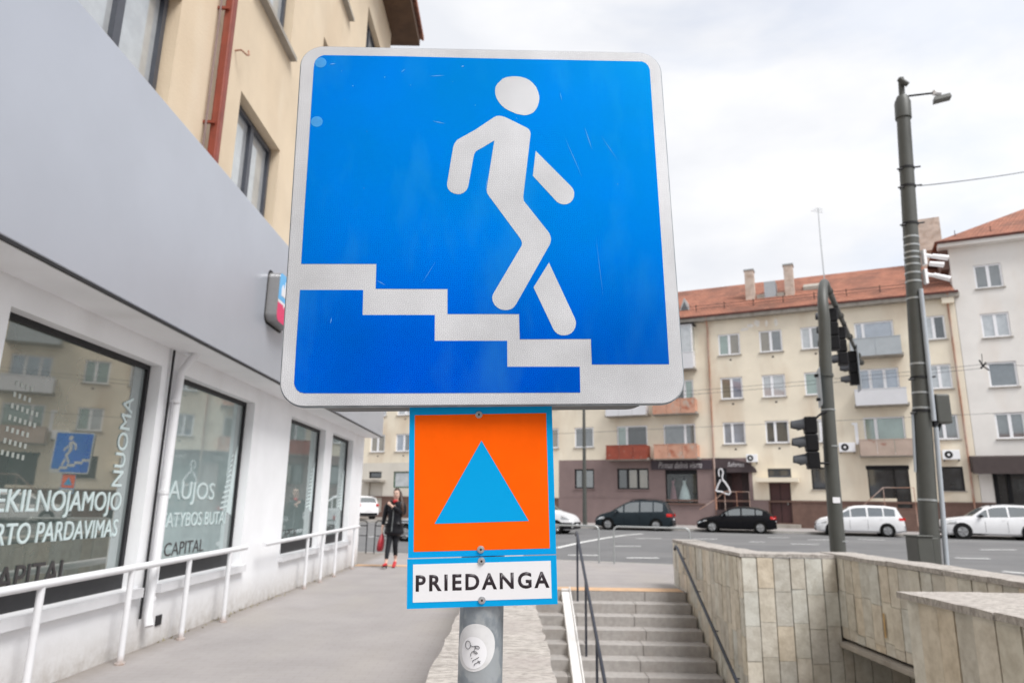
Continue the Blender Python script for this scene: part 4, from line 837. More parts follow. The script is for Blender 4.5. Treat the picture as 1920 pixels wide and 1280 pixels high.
sp = thing('sign_pole', 'galvanised steel sign pole with a worn round sticker, standing in stone coping', 'pole', (PX, PY, .80))
m = MB(); m.tube([(0, 0, -.05), (.002, 0, 1.46)], PR, 40); m.build('pole', M['galv'], sp)
m = MB(); m.tube([(0, 0, .0), (0, 0, .055)], .06, 24); m.build('foot', M['concrete'], sp)
def on_pole(pts, r):                           # wrap an outline (x, z) round the front of the pole
    n = len(pts); cx = sum(p[0] for p in pts) / n; cz = sum(p[1] for p in pts) / n; vs = []; fs = []
    K = 6
    for k in range(K + 1):
        s = k / K
        for x, z in pts:
            X = cx + (x - cx) * s; a = max(-1.5, min(1.5, X / PR)); vs.append((r * math.sin(a), -r * math.cos(a), cz + (z - cz) * s))
    for k in range(K): fs += [(k * n + i, k * n + (i + 1) % n, (k + 1) * n + (i + 1) % n, (k + 1) * n + i) for i in range(n)]
    return vs, fs
random.seed(3)
m = MB(); N = 48
o1 = [(-.0085 + .0355 * math.cos(2 * math.pi * k / N) * (1 + random.uniform(-.008, .008)), .4200 + .0395 * math.sin(2 * math.pi * k / N) + .004 * math.cos(2 * math.pi * k / N + .8)) for k in range(N)]
m.add(*on_pole(o1, PR + .0006), True); stk = m.build('sticker', M['sticker'], sp)
m = MB(); o2 = [(-.0105 + .0225 * math.cos(2 * math.pi * k / N), .412 + .0245 * math.sin(2 * math.pi * k / N)) for k in range(N)]
m.add(*on_pole(o2, PR + .0011), True); m.build('inner_sticker', M['sticker_new'], stk)
def stroke(pts):                               # handwritten line in sticker pixels (zoom grid) to pole coordinates
    out = []
    for px, py in pts:
        x = (px - 505) * .0000975 * 1.05 ; z = .4215 - (py - 745) * .0000945
        a = max(-1.4, min(1.4, (x + .003) / PR)); r = PR + .0018; out.append((r * math.sin(a), -r * math.cos(a), z))
    return out
m = MB()
circ = lambda cx, cy, rx, ry, a0, a1, n=16, rot=0: [(cx + rx * math.cos(rad(a0 + (a1 - a0) * k / n)) * math.cos(rot) - ry * math.sin(rad(a0 + (a1 - a0) * k / n)) * math.sin(rot), cy + rx * math.cos(rad(a0 + (a1 - a0) * k / n)) * math.sin(rot) + ry * math.sin(rad(a0 + (a1 - a0) * k / n)) * math.cos(rot)) for k in range(n + 1)]
for pts in (circ(285, 725, 47, 66, 0, 360), [(330, 715), (345, 738), (380, 742), (420, 730), (460, 735), (478, 755), (465, 776), (435, 772), (415, 755), (405, 738), (408, 770), (395, 800), (385, 822)],
            [(340, 905), (338, 868), (358, 830), (395, 815), (430, 828), (448, 848), (435, 860), (400, 845), (375, 820)], circ(356, 933, 3, 3, 0, 360, 6),
            [(470, 908), (420, 945), (385, 962), (372, 975), (378, 992)], [(495, 968), (440, 1000), (405, 1020), (396, 1035), (405, 1050)], [(455, 965), (488, 1010)]):
    m.tube(stroke(pts), .00042, 6)
m.build('lettering', M['ink'], stk)

MF = frame_of((.9984, .0474, .0299), (-.0302, .0056, .9995), (-.0548, 1.1925, 1.9669))
us = thing('road_sign', 'large square blue sign of a white pedestrian walking down stairs', 'road sign', mat=MF)
m = MB(); m.prism_y(rrect(-.35, .35, -.35, .35, .042, 10), 0, .0025, True); m.build('panel', M['white_sheet'], us)
m = MB(); m.prism_y(rrect(-.3524, .3524, -.3524, .3524, .0444, 10), .0026, .012, True); m.build('edge_fold', M['galv'], us)
m = MB(); o_ = rrect(-.318, .318, -.349, .345, .055, 10); i_ = rrect(-.3155, .3155, -.3465, .3425, .0525, 10); n_ = len(o_)
m.add([(a, y, b) for y, q in ((.0121, o_), (.085, o_), (.085, i_), (.0121, i_)) for a, b in q], [(r * n_ + k, r * n_ + (k + 1) % n_, ((r + 1) % 4) * n_ + (k + 1) % n_, ((r + 1) % 4) * n_ + k) for r in range(4) for k in range(n_)], True); m.build('back_rim', M['dull_galv'], us)
m = MB()
for z in (-.22, .22): m.box(-.30, .30, .0121, .03, z - .015, z + .015)
m.build('bracket', M['galv'], us)
bt = SIGN['blue_top']
m = MB(); m.prism_y(bt, -.0004, -.00005); m.prism_y(SIGN['blue_low'], -.0004, -.00005); m.build('blue_field', M['blue_sheet'], us)
m = MB()
for k in ('head', 'body', 'arm', 'leg'): m.prism_y(SIGN[k], -.0008, -.0004)
m.build('pedestrian_symbol', M['white_sheet'], us)
M['scratch'] = mat('scratch', (.12, .30, .66), .7, .1, 30)
m = MB(); random.seed(12)                      # scratches and chips in the blue film
for (x, z, l, a, w) in ((-.09, .29, .03, 5, .0012), (-.04, .312, .006, 20, .003), (.17, .12, .09, -70, .0007), (.20, .16, .05, -75, .0012), (-.085, .19, .025, -12, .0016), (-.045, .11, .035, 88, .0009), (.005, .065, .03, 80, .001),
                        (-.29, .312, .012, 10, .0022), (-.25, .265, .003, 0, .002), (-.19, .285, .003, 0, .002), (-.155, .3, .012, 40, .0012), (.24, .14, .06, -60, .0006), (.15, .25, .02, -80, .0008), (-.185, -.13, .02, -30, .0014), (-.1, -.11, .05, 60, .0005), (.21, -.1, .12, -86, .0004), (-.27, -.2, .012, 80, .0016)):
    c, s = math.cos(rad(a)), math.sin(rad(a)); hx, hz = c * l / 2, s * l / 2; nx, nz = -s * w / 2, c * w / 2
    m.quad((x - hx, -.0006, z - hz), (x + nx, -.0006, z + nz), (x + hx, -.0006, z + hz), (x - nx, -.0006, z - nz))
for _ in range(9):
    x, z, r_ = random.uniform(-.31, .31), random.uniform(.05, .32), random.uniform(.0006, .001); m.quad((x - r_, -.0006, z), (x, -.0006, z + r_), (x + r_, -.0006, z), (x, -.0006, z - r_))
m.build('scratches', M['scratch'], us)
for x, z in ((-.313, .3145), (-.314, .188)): m = MB(); m.disc_y(x, z, -.00062, -.0004, .011, 20); m.build('glue_mark', mat('glue_mark', (.03, .28, .66), .6, .1, 40), us)

OF = frame_of((.9971, .0674, .036), (-.0337, -.0356, .9988), (-.0482, 1.2181, 1.4893))
so = thing('road_sign', 'square orange shelter sign with blue triangle below the large blue sign', 'road sign', mat=OF)
m = MB(); m.prism_y([(-.1248, -.125), (.1252, -.125), (.1252, .127), (-.1248, .127)], 0, .003); m.build('plate', M['cyan_film'], so)
m = MB(); m.prism_y([(-.1155, -.1152), (.1145, -.1152), (.1145, .1145), (-.1155, .1135)], -.0004, -.00005); m.build('orange_field', M['orange_film'], so)
m = MB(); m.prism_y([(0, .068), (-.0808, -.0704), (.0794, -.0692)], -.0008, -.0004); m.build('triangle', M['cyan_film'], so)
def screw(parent, x, z):
    m = MB(); n = 16
    for r0, y0, y1 in ((.0062, -.002, -.0004), (.0042, -.0038, -.002)): m.disc_y(x, z, y0, y1, r0, n)
    o = m.build('screw', M['screw'], parent, bevel=.0006); k = MB(); k.disc_y(x, z, -.0042, -.0038, .002, 6); k.build('socket', M['dark_metal'], o)
M['screw'] = mat('zinc_screw', (.55, .56, .58), .3, .1, 300, metal=.8)
screw(so, -.0041, .113); screw(so, -.0031, -.1142)
QF = frame_of((.9974, .0628, .0362), (-.0332, -.047, .9983), (-.0428, 1.2185, 1.3241))
stx = thing('road_sign', 'small blue bordered plate reading PRIEDANGA at the foot of the orange sign', 'road sign', mat=QF)
m = MB(); m.prism_y([(-.1252, -.0397), (.125, -.0397), (.125, .0388), (-.1252, .0388)], 0, .003); m.build('plate', M['cyan_film'], stx)
m = MB(); m.prism_y([(-.1155, -.030), (.1152, -.030), (.1152, .0303), (-.1155, .0303)], -.0004, -.00005); m.build('white_field', M['white_film'], stx)
text_mesh('lettering', 'PRIEDANGA', M['black_film'], stx, -.1108, .1120, -.0131, .0133, -.0004, bold=.028, depth=.0003, space=1.28)
screw(stx, -.0017, .0327); screw(stx, -.0016, -.0295)
# the same sign set again at the far end of the parapet (the one mirrored in the shop window)
for src, lab in ((us, 'blue stair sign at far end of the parapet, mirrored in the shop window'), (so, 'small orange triangle sign below the far blue sign, mirrored in the shop window'), (stx, 'PRIEDANGA plate on the far sign pole at the stair head, hidden by the near sign'), (sp, 'bare sign pole at the far end of the stone parapet, behind the near signs')):
    c = copy_tree(src, label=lab); c.matrix_world = Matrix.Translation((0, 10.9, .235)) @ src.matrix_world if src is not sp else Matrix.Translation((PX, PY + 10.9, .80))
    if src is sp:
        for ch in list(c.children):
            if ch.name.startswith('sticker'):
                for g in list(ch.children): bpy.data.objects.remove(g)
                bpy.data.objects.remove(ch)
            elif ch.name.startswith('pole'): ch.scale = (1, 1, 1.17)

# ------------------------------------------------------------------ poles, signals, wires
bp = thing('utility_pole', 'tall thick grey green street pole with lamp, cameras and cable pipes', 'pole', (6.50, 11.2, 0))
lean = lambda z: .0575 * (z - 0)               # the pole leans to the right
R0 = lambda z: .145 - .0042 * z
m = MB(); m.tube([(lean(z), 0, z) for z in (-.05, 2, 4, 6, 8.3)], [R0(z) for z in (0, 2, 4, 6, 8.3)], 28)
m.tube([(lean(8.3), 0, 8.3), (lean(8.62), 0, 8.62), (lean(8.74), 0, 8.74)], [.132, .132, .09], 24); m.tube([(lean(8.74), 0, 8.74), (lean(9.12), 0, 9.12)], .05, 14); m.build('shaft', M['pole'], bp)
for z in (1.6, 3.05, 3.3, 3.78, 4.9, 5.2, 5.35, 5.5, 5.62, 5.72, 5.85, 6.0):
    m = MB(); m.tube([(lean(z), 0, z), (lean(z + .03), 0, z + .03)], R0(z) + .006, 28); m.build('band', M['steel'], bp)
for z in (6.25, 6.95, 7.3, 3.55, 3.0):
    m = MB(); m.tube([(lean(z), 0, z), (lean(z + .035), 0, z + .035)], R0(z) + .012, 28); m.tube([(lean(z) - R0(z) - .08, -.05, z - .02), (lean(z) + R0(z) + .10, -.05, z + .04)], .016, 8); m.build('clamp', M['dark_metal'], bp)
m = MB(); m.tube([(lean(5.05) + .02, -.155, 5.05), (lean(2.85) + .09, -.165, 2.85)], .034, 12); m.tube([(lean(2.75) + .15, -.10, 2.75), (lean(.4) + .165, -.11, .2)], .036, 12); m.tube([(lean(3.0) - .155, 0, 3.0), (lean(2.0) - .16, 0, 2.05)], .02, 10); m.build('cable_pipe', M['pole_light'], bp)
for z, x in ((5.62, 0), (5.28, 0)):
    m = MB(); x0 = lean(z) + R0(z); m.box(x0, x0 + .045, -.14, -.06, z - .12, z + .14); m.tube([(x0 + .05, -.1, z + .05), (x0 + .16, -.12, z + .02)], .03, 10); m.tube([(x0 + .15, -.12, z + .03), (x0 + .38, -.17, z - .02 if z > 5.5 else z - .05)], [.038, .046], 14)
    if z > 5.5: m.tube([(x0 + .1, -.1, z - .1), (x0 + .3, -.16, z - .14)], [.04, .045], 12)
    m.build('camera', M['white_pvc'], bp)
m = MB(); m.box(lean(3.2) + .18, lean(3.2) + .42, -.1, .1, 2.82, 3.30); bx = m.build('control_box', M['pole'], bp, bevel=.03); m = MB(); m.box(lean(3.2) + .12, lean(3.2) + .179, -.08, .08, 2.78, 3.25); m.tube([(lean(2.7) + .14, -.05, 2.80), (lean(2.6) + .22, -.05, 2.70), (lean(2.7) + .28, -.03, 2.83)], .025, 8); m.build('bracket', M['black'], bx)
m = MB(); m.box(-.27, -.04, -.24, .1, 0, 1.06); m.box(-.29, -.02, -.26, .12, 1.061, 1.085); m.box(-.035, .07, -.22, -.1, 0, 1.05); m.build('base_cabinet', M['pole'], bp, bevel=.012)
m = MB(); m.tube([(lean(8.75) + .08, -.06, 8.72), (lean(8.75) + .36, -.35, 8.60)], .018, 8); la = m.build('lamp_arm', M['dark_metal'], bp)
m = MB(); xl = lean(8.75) + .36
m.hexa([(xl - .08, -.45, 8.40), (xl + .18, -.52, 8.44), (xl + .30, -.28, 8.50), (xl + .04, -.2, 8.46), (xl - .07, -.44, 8.47), (xl + .17, -.5, 8.51), (xl + .27, -.29, 8.57), (xl + .04, -.22, 8.54)]); m.build('lamp_head', M['pole'], la)
m = MB(); m.tube([(xl - .02, -.36, 8.60), (xl + .1, -.34, 8.60)], .05, 10); m.build('lamp_cap', M['white_pvc'], la)
m = MB(); m.tube([(lean(9) - .1, -.1, 9.04), (lean(9) + .06, -.09, 8.93)], .045, 10); m.build('sensor', M['pole'], bp)

sm = thing('signal_mast', 'dark grey traffic signal mast with curved arm reaching over the road', 'signal mast', (5.24, 11.5, 0))
arm_d = Vector((.51, .86, 0)).normalized()
m = MB(); path = [(0, 0, -.05), (.02, 0, 2), (.06, 0, 3.6)]; rr = [.125, .112, .105]
path.append((.10, 0, 4.3)); rr.append(.098)
for k in range(9):
    a = rad(90 * k / 8); o = arm_d * (.85 * (1 - math.cos(a))); path.append((.12 + o.x, o.y, 4.65 + .85 * math.sin(a))); rr.append(.095 - .004 * k)
for s in (2.2, 4.4, 6.4, 8.4): o = arm_d * s; path.append((.12 + o.x, o.y, 5.50 - .012 * s)); rr.append(.06 - .003 * s)
m.tube(path, rr, 20); m.build('mast', M['pole'], sm)
for z in (3.62,): m = MB(); m.tube([(.06, 0, z), (.062, 0, z + .05)], .125, 20); m.build('collar', M['pole'], sm)
for s in (1.3, 3.2, 5.2, 7.4, 8.4): o = arm_d * s; p0 = Vector((.12 + o.x, o.y, 5.50 - .012 * s)); m = MB(); m.tube([p0 - arm_d * .03, p0 + arm_d * .03], .075, 14); m.build('collar', M['pole'], sm)
for z in (3.05, 2.45, .95): m = MB(); m.tube([(.05, 0, z), (.05, 0, z + .02)], .116, 20); m.build('band', M['steel'], sm)
m = MB(); m.prism_y(rrect(-.06, .06, 1.55, 1.64, .012), -.1215, -.12); m.build('sticker', M['white_film'], sm)
def signal(x, y, z, ang, label, scale=1.0, plate=False):
    """three lens head whose visors point along -x of its own frame"""
    t = thing('traffic_light', label, 'traffic light', (x, y, z), ang)
    for k in range(3):
        zc = -.14 - .285 * k; m = MB(); m.box(-.09, .10, -.13, .13, zc - .137, zc + .137); h = m.build('housing', M['black'], t, bevel=.02)
        m = MB(); n = 18; vs = []; fs = []
        for i in range(n + 1):
            a = rad(-25 + 230 * i / n); c, s = math.cos(a), math.sin(a); l = .20 if s > -.1 else .10
            for dx, rr_ in ((-.091, .115), (-.091 - l, .108), (-.091 - l, .102), (-.091, .108)): vs.append((dx, rr_ * c, zc + rr_ * s + (-.03 if dx < -.1 else 0)))
        for i in range(n):
            for q in range(4): fs.append((i * 4 + q, i * 4 + (q + 1) % 4, (i + 1) * 4 + (q + 1) % 4, (i + 1) * 4 + q))
        m.add(vs, fs, True); m.build('visor', M['visor'], h)
        m = MB(); m.tube([(-.0905, 0, zc), (-.10, 0, zc), (-.112, 0, zc)], [.1, .098, .06], 20); m.build('lens', M['lens'], h)
    if plate: m = MB(); m.box(.105, .12, -.3, .3, -1.0, .15); m.build('backing_plate', M['pole_light'], t)
    return t
M['visor'] = mat('grey_visor', (.06, .065, .075), .45, .1, 8)
lt = signal(5.24 - .30, 11.45, 2.93, rad(-16), 'black traffic light with three visors on the side of the signal mast')
m = MB(); m.tube([(.1, .03, -.02), (.2, .05, .06), (.33, .06, .1)], .018, 8); m.build('bracket', M['black'], lt); m = MB(); m.tube([(.1, .03, -.75), (.33, .06, -.75)], .018, 8); m.build('bracket', M['black'], lt)
for s, lab, pl_ in ((2.3, 'black traffic light under the signal arm, nearest to its mast', False), (3.9, 'middle black traffic light hanging under the signal arm', False), (6.5, 'farthest traffic light under the signal arm, with a pale backing plate', True)):
    o = arm_d * s; q = signal(5.24 + .12 + o.x - .10, 11.5 + o.y, 5.50 - .012 * s - .09, rad(-19), lab, plate=pl_)
    m = MB(); m.tube([(.1, 0, -.2), (.12, 0, .12)], .025, 8); m.build('bracket', M['black'], q)
for s in (2.9, 5.2):
    pass
pp = thing('sign_plate', 'thin grey sign plate seen edge-on on the left of the signal mast', 'sign', (5.13, 11.40, 3.1), rad(72))
m = MB(); m.prism_y(rrect(-.3, .3, 0, .62, .06), 0, .004); m.build('plate', M['pole_light'], pp); m = MB(); m.box(-.05, .05, .0045, .06, .5, .54); m.box(-.05, .05, .0045, .06, .1, .14); m.build('bracket', M['black'], pp)

lp = thing('lamp_post', 'slender dark lamp post standing in front of the brown shop', 'lamp post', (4.85, 45.9, ZF))
m = MB(); m.tube([(0, 0, 0), (0, 0, 2.2), (0, 0, 9.2)], [.15, .13, .08], 14); m.build('post', M['pole'], lp)
m = MB(); m.tube([(0, 0, 9.1), (0, -.5, 9.4), (0, -1.2, 9.45)], .04, 8); m.hexa([(-.12, -1.9, 9.38), (.12, -1.9, 9.38), (.14, -1.15, 9.4), (-.14, -1.15, 9.4), (-.08, -1.85, 9.47), (.08, -1.85, 9.47), (.1, -1.15, 9.52), (-.1, -1.15, 9.52)]); m.build('lamp_head', M['pole'], lp)
m = MB(); m.tube([(0, 0, 4.95), (0, 0, 5.0)], .13, 12); m.build('band', M['steel'], lp)

def wire(label, a, b, sag, r=.012):
    o = MB(); a, b = Vector(a), Vector(b)
    o.tube([a.lerp(b, k / 16) - Vector((0, 0, sag * 4 * (k / 16) * (1 - k / 16))) for k in range(17)], r, 6)
    return tag(o.build('overhead_wire', M['dark_metal']), label, 'wire', 'overhead wires')
top = Vector((6.50 + lean(6.95) + .19, 11.15, 6.97))
wire('thin overhead wire running right from the tall pole into the sky', top, EYE + ray(2060, 293) * (17.0 / ray(2060, 293).y), .08, .008)
C_ = 30.0
pA, pB = on_street(1180, 741, C_), on_street(1842, 683, C_); wire('upper overhead wire crossing in front of the yellow facade', pA, pB, .05, .007)
pA, pB = on_street(1180, 748, C_), on_street(1842, 690, C_); wire('lower overhead wire crossing just under the upper one', pA, pB, .05, .007)
pA, pB = on_street(1000, 815, C_), on_street(1960, 770, C_); wire('overhead wire crossing level with the first floor windows', pA, pB, .0, .006)
pA, pB = on_street(1842, 683, C_), on_street(1960, 686, C_); wire('overhead wire running right from the insulator bracket', pA, pB, .0, .007)
q = on_street(1843, 686, C_); ib = thing('wire_insulator', 'small dark insulator bracket joining the overhead wires', 'insulator', tuple(q))
m = MB(); m.tube([(-.1, 0, .22), (0, 0, 0), (.2, 0, -.15)], .025, 8); m.tube([(-.08, 0, -.08), (.12, 0, .12)], .035, 8); m.build('clamp', M['black'], ib); m = MB(); m.tube([(-.02, 0, 0), (.02, 0, .45)], .012, 6); m.build('stem', M['black'], ib)
fm = Matrix.Translation(FO) @ Matrix.Rotation(FA, 4, 'Z')
ant = thing('roof_antenna', 'thin bent aerial mast on the red tiled roof', 'antenna', tuple(fm @ Vector((13.95, 4.2, 18.2))), FA)
m = MB(); m.tube([(0, 0, 0), (-.02, 0, 3), (0, 0, 6.4)], [.045, .04, .03], 8); m.build('mast', M['steel'], ant)
m = MB()
for k, z in enumerate((6.1, 6.25, 6.4)): m.tube([(-.5 + .15 * k, 0, z + .2 - .05 * k), (.3, 0, z - .1)], .018, 6)
m.build('elements', M['steel'], ant)
bl = thing('bollard', 'white round post on the far pavement behind the white minivan', 'bollard', tuple(fm @ Vector((18.35, -5.2, ZF))), FA)
m = MB(); m.tube([(0, 0, -.02), (0, 0, 1.05)], .085, 14); m.build('post', M['white_pvc'], bl); m = MB(); m.tube([(0, 0, 1.051), (0, 0, 1.09)], [.09, .05], 14); m.build('cap', M['white_pvc'], bl)
# guard rails along the near kerb
kd = Vector((1, -.34, 0)).normalized(); kang = math.atan2(-.34, 1)
def hoop(x0, w, label, dark=False):
    t = thing('guard_rail', label, 'guard rail', (x0, kerb_near(x0) - .45, 0), kang, 'guard rails along the kerb')
    mt = M['steel'] if not dark else M['dark_metal']; r = .12; h = .93
    pts = [(0, 0, -.02), (0, 0, h - r)] + [(r - r * math.cos(rad(90 * k / 5)), 0, h - r + r * math.sin(rad(90 * k / 5))) for k in range(1, 6)]
    pts = pts + [(w - p[0], 0, p[2]) for p in pts[::-1]]
    m = MB(); m.tube(pts, .016 if dark else .024, 10); m.build('hoop', mt, t)
    if dark:
        m = MB(); m.tube([(0, 0, .5), (w, 0, .5)], .012, 8); m.tube([(0, 0, .78), (w, 0, .78)], .014, 8); m.build('cross_bar', mt, t)
hoop(2.72, 1.92, 'plain steel guard rail hoop right of the gap, beside the stone wall'); hoop(.47, 1.98, 'plain steel guard rail hoop left of the gap, at the stair head')
hoop(-1.75, 1.98, 'steel guard rail hoop hidden behind the orange sign'); hoop(-3.9, 1.9, 'dark barred guard rail on the kerb behind the walking woman', True); hoop(-5.95, 1.9, 'dark barred guard rail beside the white shop corner', True)
# tufts of weeds where wall meets pavement
random.seed(5); m = MB()
for _ in range(70):
    y = random.choice((random.uniform(7.6, 11.5), random.uniform(9, 17.3))); x = -3.63 + abs(random.gauss(0, .035)); h = random.uniform(.015, .04); a = random.uniform(0, 6.28); w = .012
    m.quad((x - w * math.cos(a), y - w * math.sin(a), 0), (x + w * math.cos(a), y + w * math.sin(a), 0), (x + random.uniform(-.03, .04), y + random.uniform(-.03, .03), h))
o = m.build('weeds', mat('dry_weeds', (.26, .23, .14), .9, .3, 20)); o['kind'] = 'stuff'; o['label'] = 'small dry weeds along the foot of the white wall'; o['category'] = 'weeds'
# ------------------------------------------------------------------ cars
def lerp_pl(pl, x):
    if x <= pl[0][0]: return pl[0][1]
    for (a, b), (c, d) in zip(pl, pl[1:]):
        if x <= c: return b + (d - b) * (x - a) / (c - a)
    return pl[-1][1]
def make_car(label, paint, L, W, top, belt, wheels, rw, sides, screen, rear, head, tailz, pos, ang, group=None, rails=False, dark_bumper=False, cat='car', clad=False):
    """the nose is at x = 0 and points along -x; profile lists are (x / L, z)"""
    t = thing('parked_car' if group else cat, label, cat, pos, ang, group)
    xs = sorted({x for x, _ in top} | {x for x, _ in belt} | {i / 24 for i in range(25)})
    def ring(x):
        zt = lerp_pl(top, x); zb_ = min(lerp_pl(belt, x), zt - .02); w = W / 2
        if x < .14: w *= 1 - .16 * ((.14 - x) / .14) ** 2
        if x > .88: w *= 1 - .09 * ((x - .88) / .12) ** 2
        z0 = .20 + (.08 * max(0, (x - .9) / .1)) + (.05 * max(0, (.06 - x) / .06)); d = zt - zb_
        wt = w * (1 - min(.26, .36 * d)) if d > .1 else w * .93
        zs = zt - min(.09, d * .5)
        return [(0, z0), (w * .86, z0), (w * .97, z0 + .09), (w, z0 + .32), (w * .985, zb_ - .06), (w * .955, zb_), (wt, zs), (wt * .86, zt - min(.02, d * .2)), (wt * .5, zt), (0, zt + .006)]
    R = [ring(x) for x in xs]; n = len(R[0]); vs = []; fs = []
    for x, r in zip(xs, R):
        full = r + [(-y, z) for y, z in r[-2:0:-1]]; vs += [(x * L, y, z) for y, z in full]
    k = 2 * n - 2
    for i in range(len(xs) - 1): fs += [(i * k + j, i * k + (j + 1) % k, (i + 1) * k + (j + 1) % k, (i + 1) * k + j) for j in range(k)]
    fs += [tuple(range(k - 1, -1, -1)), tuple((len(xs) - 1) * k + j for j in range(k))]
    m = MB(); m.add(vs, fs, True); body = m.build('body', paint, t)
    def side_y(x, z):
        r = ring(x / L)
        for (y0, z0), (y1, z1) in zip(r[2:], r[3:]):
            if z0 <= z <= z1 and z1 > z0: return y0 + (y1 - y0) * (z - z0) / (z1 - z0)
        return r[6][0]
    def patch(name, x0, x1, zlo, zhi, mt, off=.006, par=None, both=True, nx=6, nz=4):
        """a skin over the side of the car; zlo and zhi are functions of x / L"""
        out = None
        for s in ((1, -1) if both else (-1,)):
            m = MB(); g = []
            for i in range(nx + 1):
                x = (x0 + (x1 - x0) * i / nx) * L; a, b = zlo(x / L), zhi(x / L)
                for j in range(nz + 1): z = a + (b - a) * j / nz; g.append((x, s * (side_y(x, z) + off), z))
            m.add(g, [(i * (nz + 1) + j, i * (nz + 1) + j + 1, (i + 1) * (nz + 1) + j + 1, (i + 1) * (nz + 1) + j) for i in range(nx) for j in range(nz)], True); out = m.build(name, mt, par or t)
        return out
    bl_ = lambda x: lerp_pl(belt, x) + .035; tp_ = lambda x: lerp_pl(top, x) - .115
    for a, b in sides: patch('side_window', a, b, bl_, lambda x: max(bl_(x) + .005, tp_(x)), M['car_glass'])
    def over(name, a, b, mt, f=.84, off=.012):
        m = MB(); g = []; N_ = 6
        for i in range(N_ + 1):
            x = a + (b - a) * i / N_; r = ring(x)
            for y in (-f, -f * .55, 0, f * .55, f):
                yy = y * r[6][0]; ya = abs(yy); z = r[9][1] if ya < .01 else (lerp_pl([(0, r[9][1]), (r[8][0], r[8][1]), (r[7][0], r[7][1]), (r[6][0], r[6][1])], ya)); g.append((x * L, yy, z + off))
        m.add(g, [(i * 5 + j, i * 5 + j + 1, (i + 1) * 5 + j + 1, (i + 1) * 5 + j) for i in range(N_) for j in range(4)], True); m.build(name, mt, t)
    over('windscreen', *screen, M['car_glass']); over('rear_window', *rear, M['car_glass'])
    for i, wx in enumerate(wheels):
        x = wx * L
        for s in (1, -1):
            yo = s * (side_y(x, rw + .1)); a = MB()
            a.disc_y(x, rw + .02, min(yo - s * .25, yo + s * .012), max(yo - s * .25, yo + s * .012), rw * 1.17, 28); arch_ = a.build('wheel_arch', M['under'] if not clad else M['black'], t)
            wv = MB(); y0, y1 = yo - s * .2, yo + s * .022; wv.tube([(x, y0, rw), (x, y0 + s * .02, rw), (x, y1 - s * .03, rw), (x, y1, rw)], [rw * .9, rw, rw, rw * .93], 30); wh = wv.build('wheel', M['tyre'], t)
            rm = MB(); rm.tube([(x, y1 - s * .01, rw), (x, y1 + s * .004, rw)], [rw * .66, rw * .64], 24)
            for q in range(5):
                an = 2 * math.pi * q / 5 + .3; rm.tube([(x + .04 * math.cos(an), y1 + s * .012, rw + .04 * math.sin(an)), (x + rw * .62 * math.cos(an), y1 + s * .006, rw + rw * .62 * math.sin(an))], [.03, .045], 6)
            rm.build('rim', M['rim'], wh)
    h0, h1 = head; patch('headlight', .012, .13, lambda x: h0 + .25 * (x - .01), lambda x: min(h1 + .5 * (x - .01), lerp_pl(belt, x) - .05), M['headlamp'], .008)
    t0, t1 = tailz; patch('tail_light', .93, .995, lambda x: t0, lambda x: t1, M['tail'], .010)
    patch('door_seam', .385, .388, lambda x: .36, lambda x: lerp_pl(belt, x), M['under'], .003, nx=1); patch('door_seam', .585, .588, lambda x: .36, lambda x: lerp_pl(belt, x), M['under'], .003, nx=1)
    zb = lambda x: lerp_pl(belt, x) - .13
    patch('door_handle', .54, .57, zb, lambda x: zb(x) + .03, paint if not dark_bumper else M['black'], .02, nx=1, nz=1); patch('door_handle', .72, .75, zb, lambda x: zb(x) + .03, paint if not dark_bumper else M['black'], .02, nx=1, nz=1)
    patch('sill_trim', .10, .90, lambda x: .215, lambda x: .30, M['under'], .006, nx=10, nz=1)
    m = MB(); w = W * .30; m.box(-.012, .02, -w, w, .44, .60); m.box(-.014, .02, -w * 1.2, w * 1.2, .27, .38); m.build('grille', M['black'], t)
    m = MB(); m.box(-.022, -.013, -.26, .26, .40, .51); m.build('number_plate', M['white_film'], t); m = MB(); m.box(L - .01, L + .012, -.26, .26, .62, .73); m.build('number_plate', M['white_film'], t)
    for s in (1, -1): y0, y1 = sorted((s * W * .34, s * W * .452)); m = MB(); m.box(L * .985 - .05, L + .006, y0, y1, t0, min(t1, t0 + .2)); m.build('tail_light', M['tail'], t)
    m = MB(); m.box(L - .06, L + .016, -W * .4, W * .4, .27, .47); m.build('rear_bumper', M['black'], t)
    if dark_bumper:
        patch('bumper', .004, .13, lambda x: .25, lambda x: .58, M['black'], .012); m = MB(); m.box(-.011, .04, -W * .41, W * .41, .26, .58); m.build('bumper', M['black'], t)
    for s in (1, -1):
        x = (sides[0][0] + .035) * L; z = lerp_pl(belt, sides[0][0] + .03) + .07; y = side_y(x, z) * s; m = MB(); m.tube([(x, y, z - .03), (x + .03, y + s * .1, z)], .025, 8); m.tube([(x + .07, y + s * .1, z + .03), (x + .02, y + s * .12, z + .03), (x - .06, y + s * .11, z + .02), (x - .09, y + s * .1, z + .01)], [.06, .085, .07, .02], 10); m.build('mirror', paint if not clad else M['black'], t)
    if rails:
        for s in (1, -1):
            a, b = screen[1] + .06, rear[0] - .03; m = MB(); m.tube([(x * L, s * ring(x)[6][0] * .93, lerp_pl(top, x) + (.055 if 0 < i < 4 else .0)) for i, x in enumerate([a, a + .03, (a + b) / 2, b - .03, b])], .02, 8); m.build('roof_rail', M['dark_metal'], t)
    return t
P = lambda s: [tuple(p) for p in s]
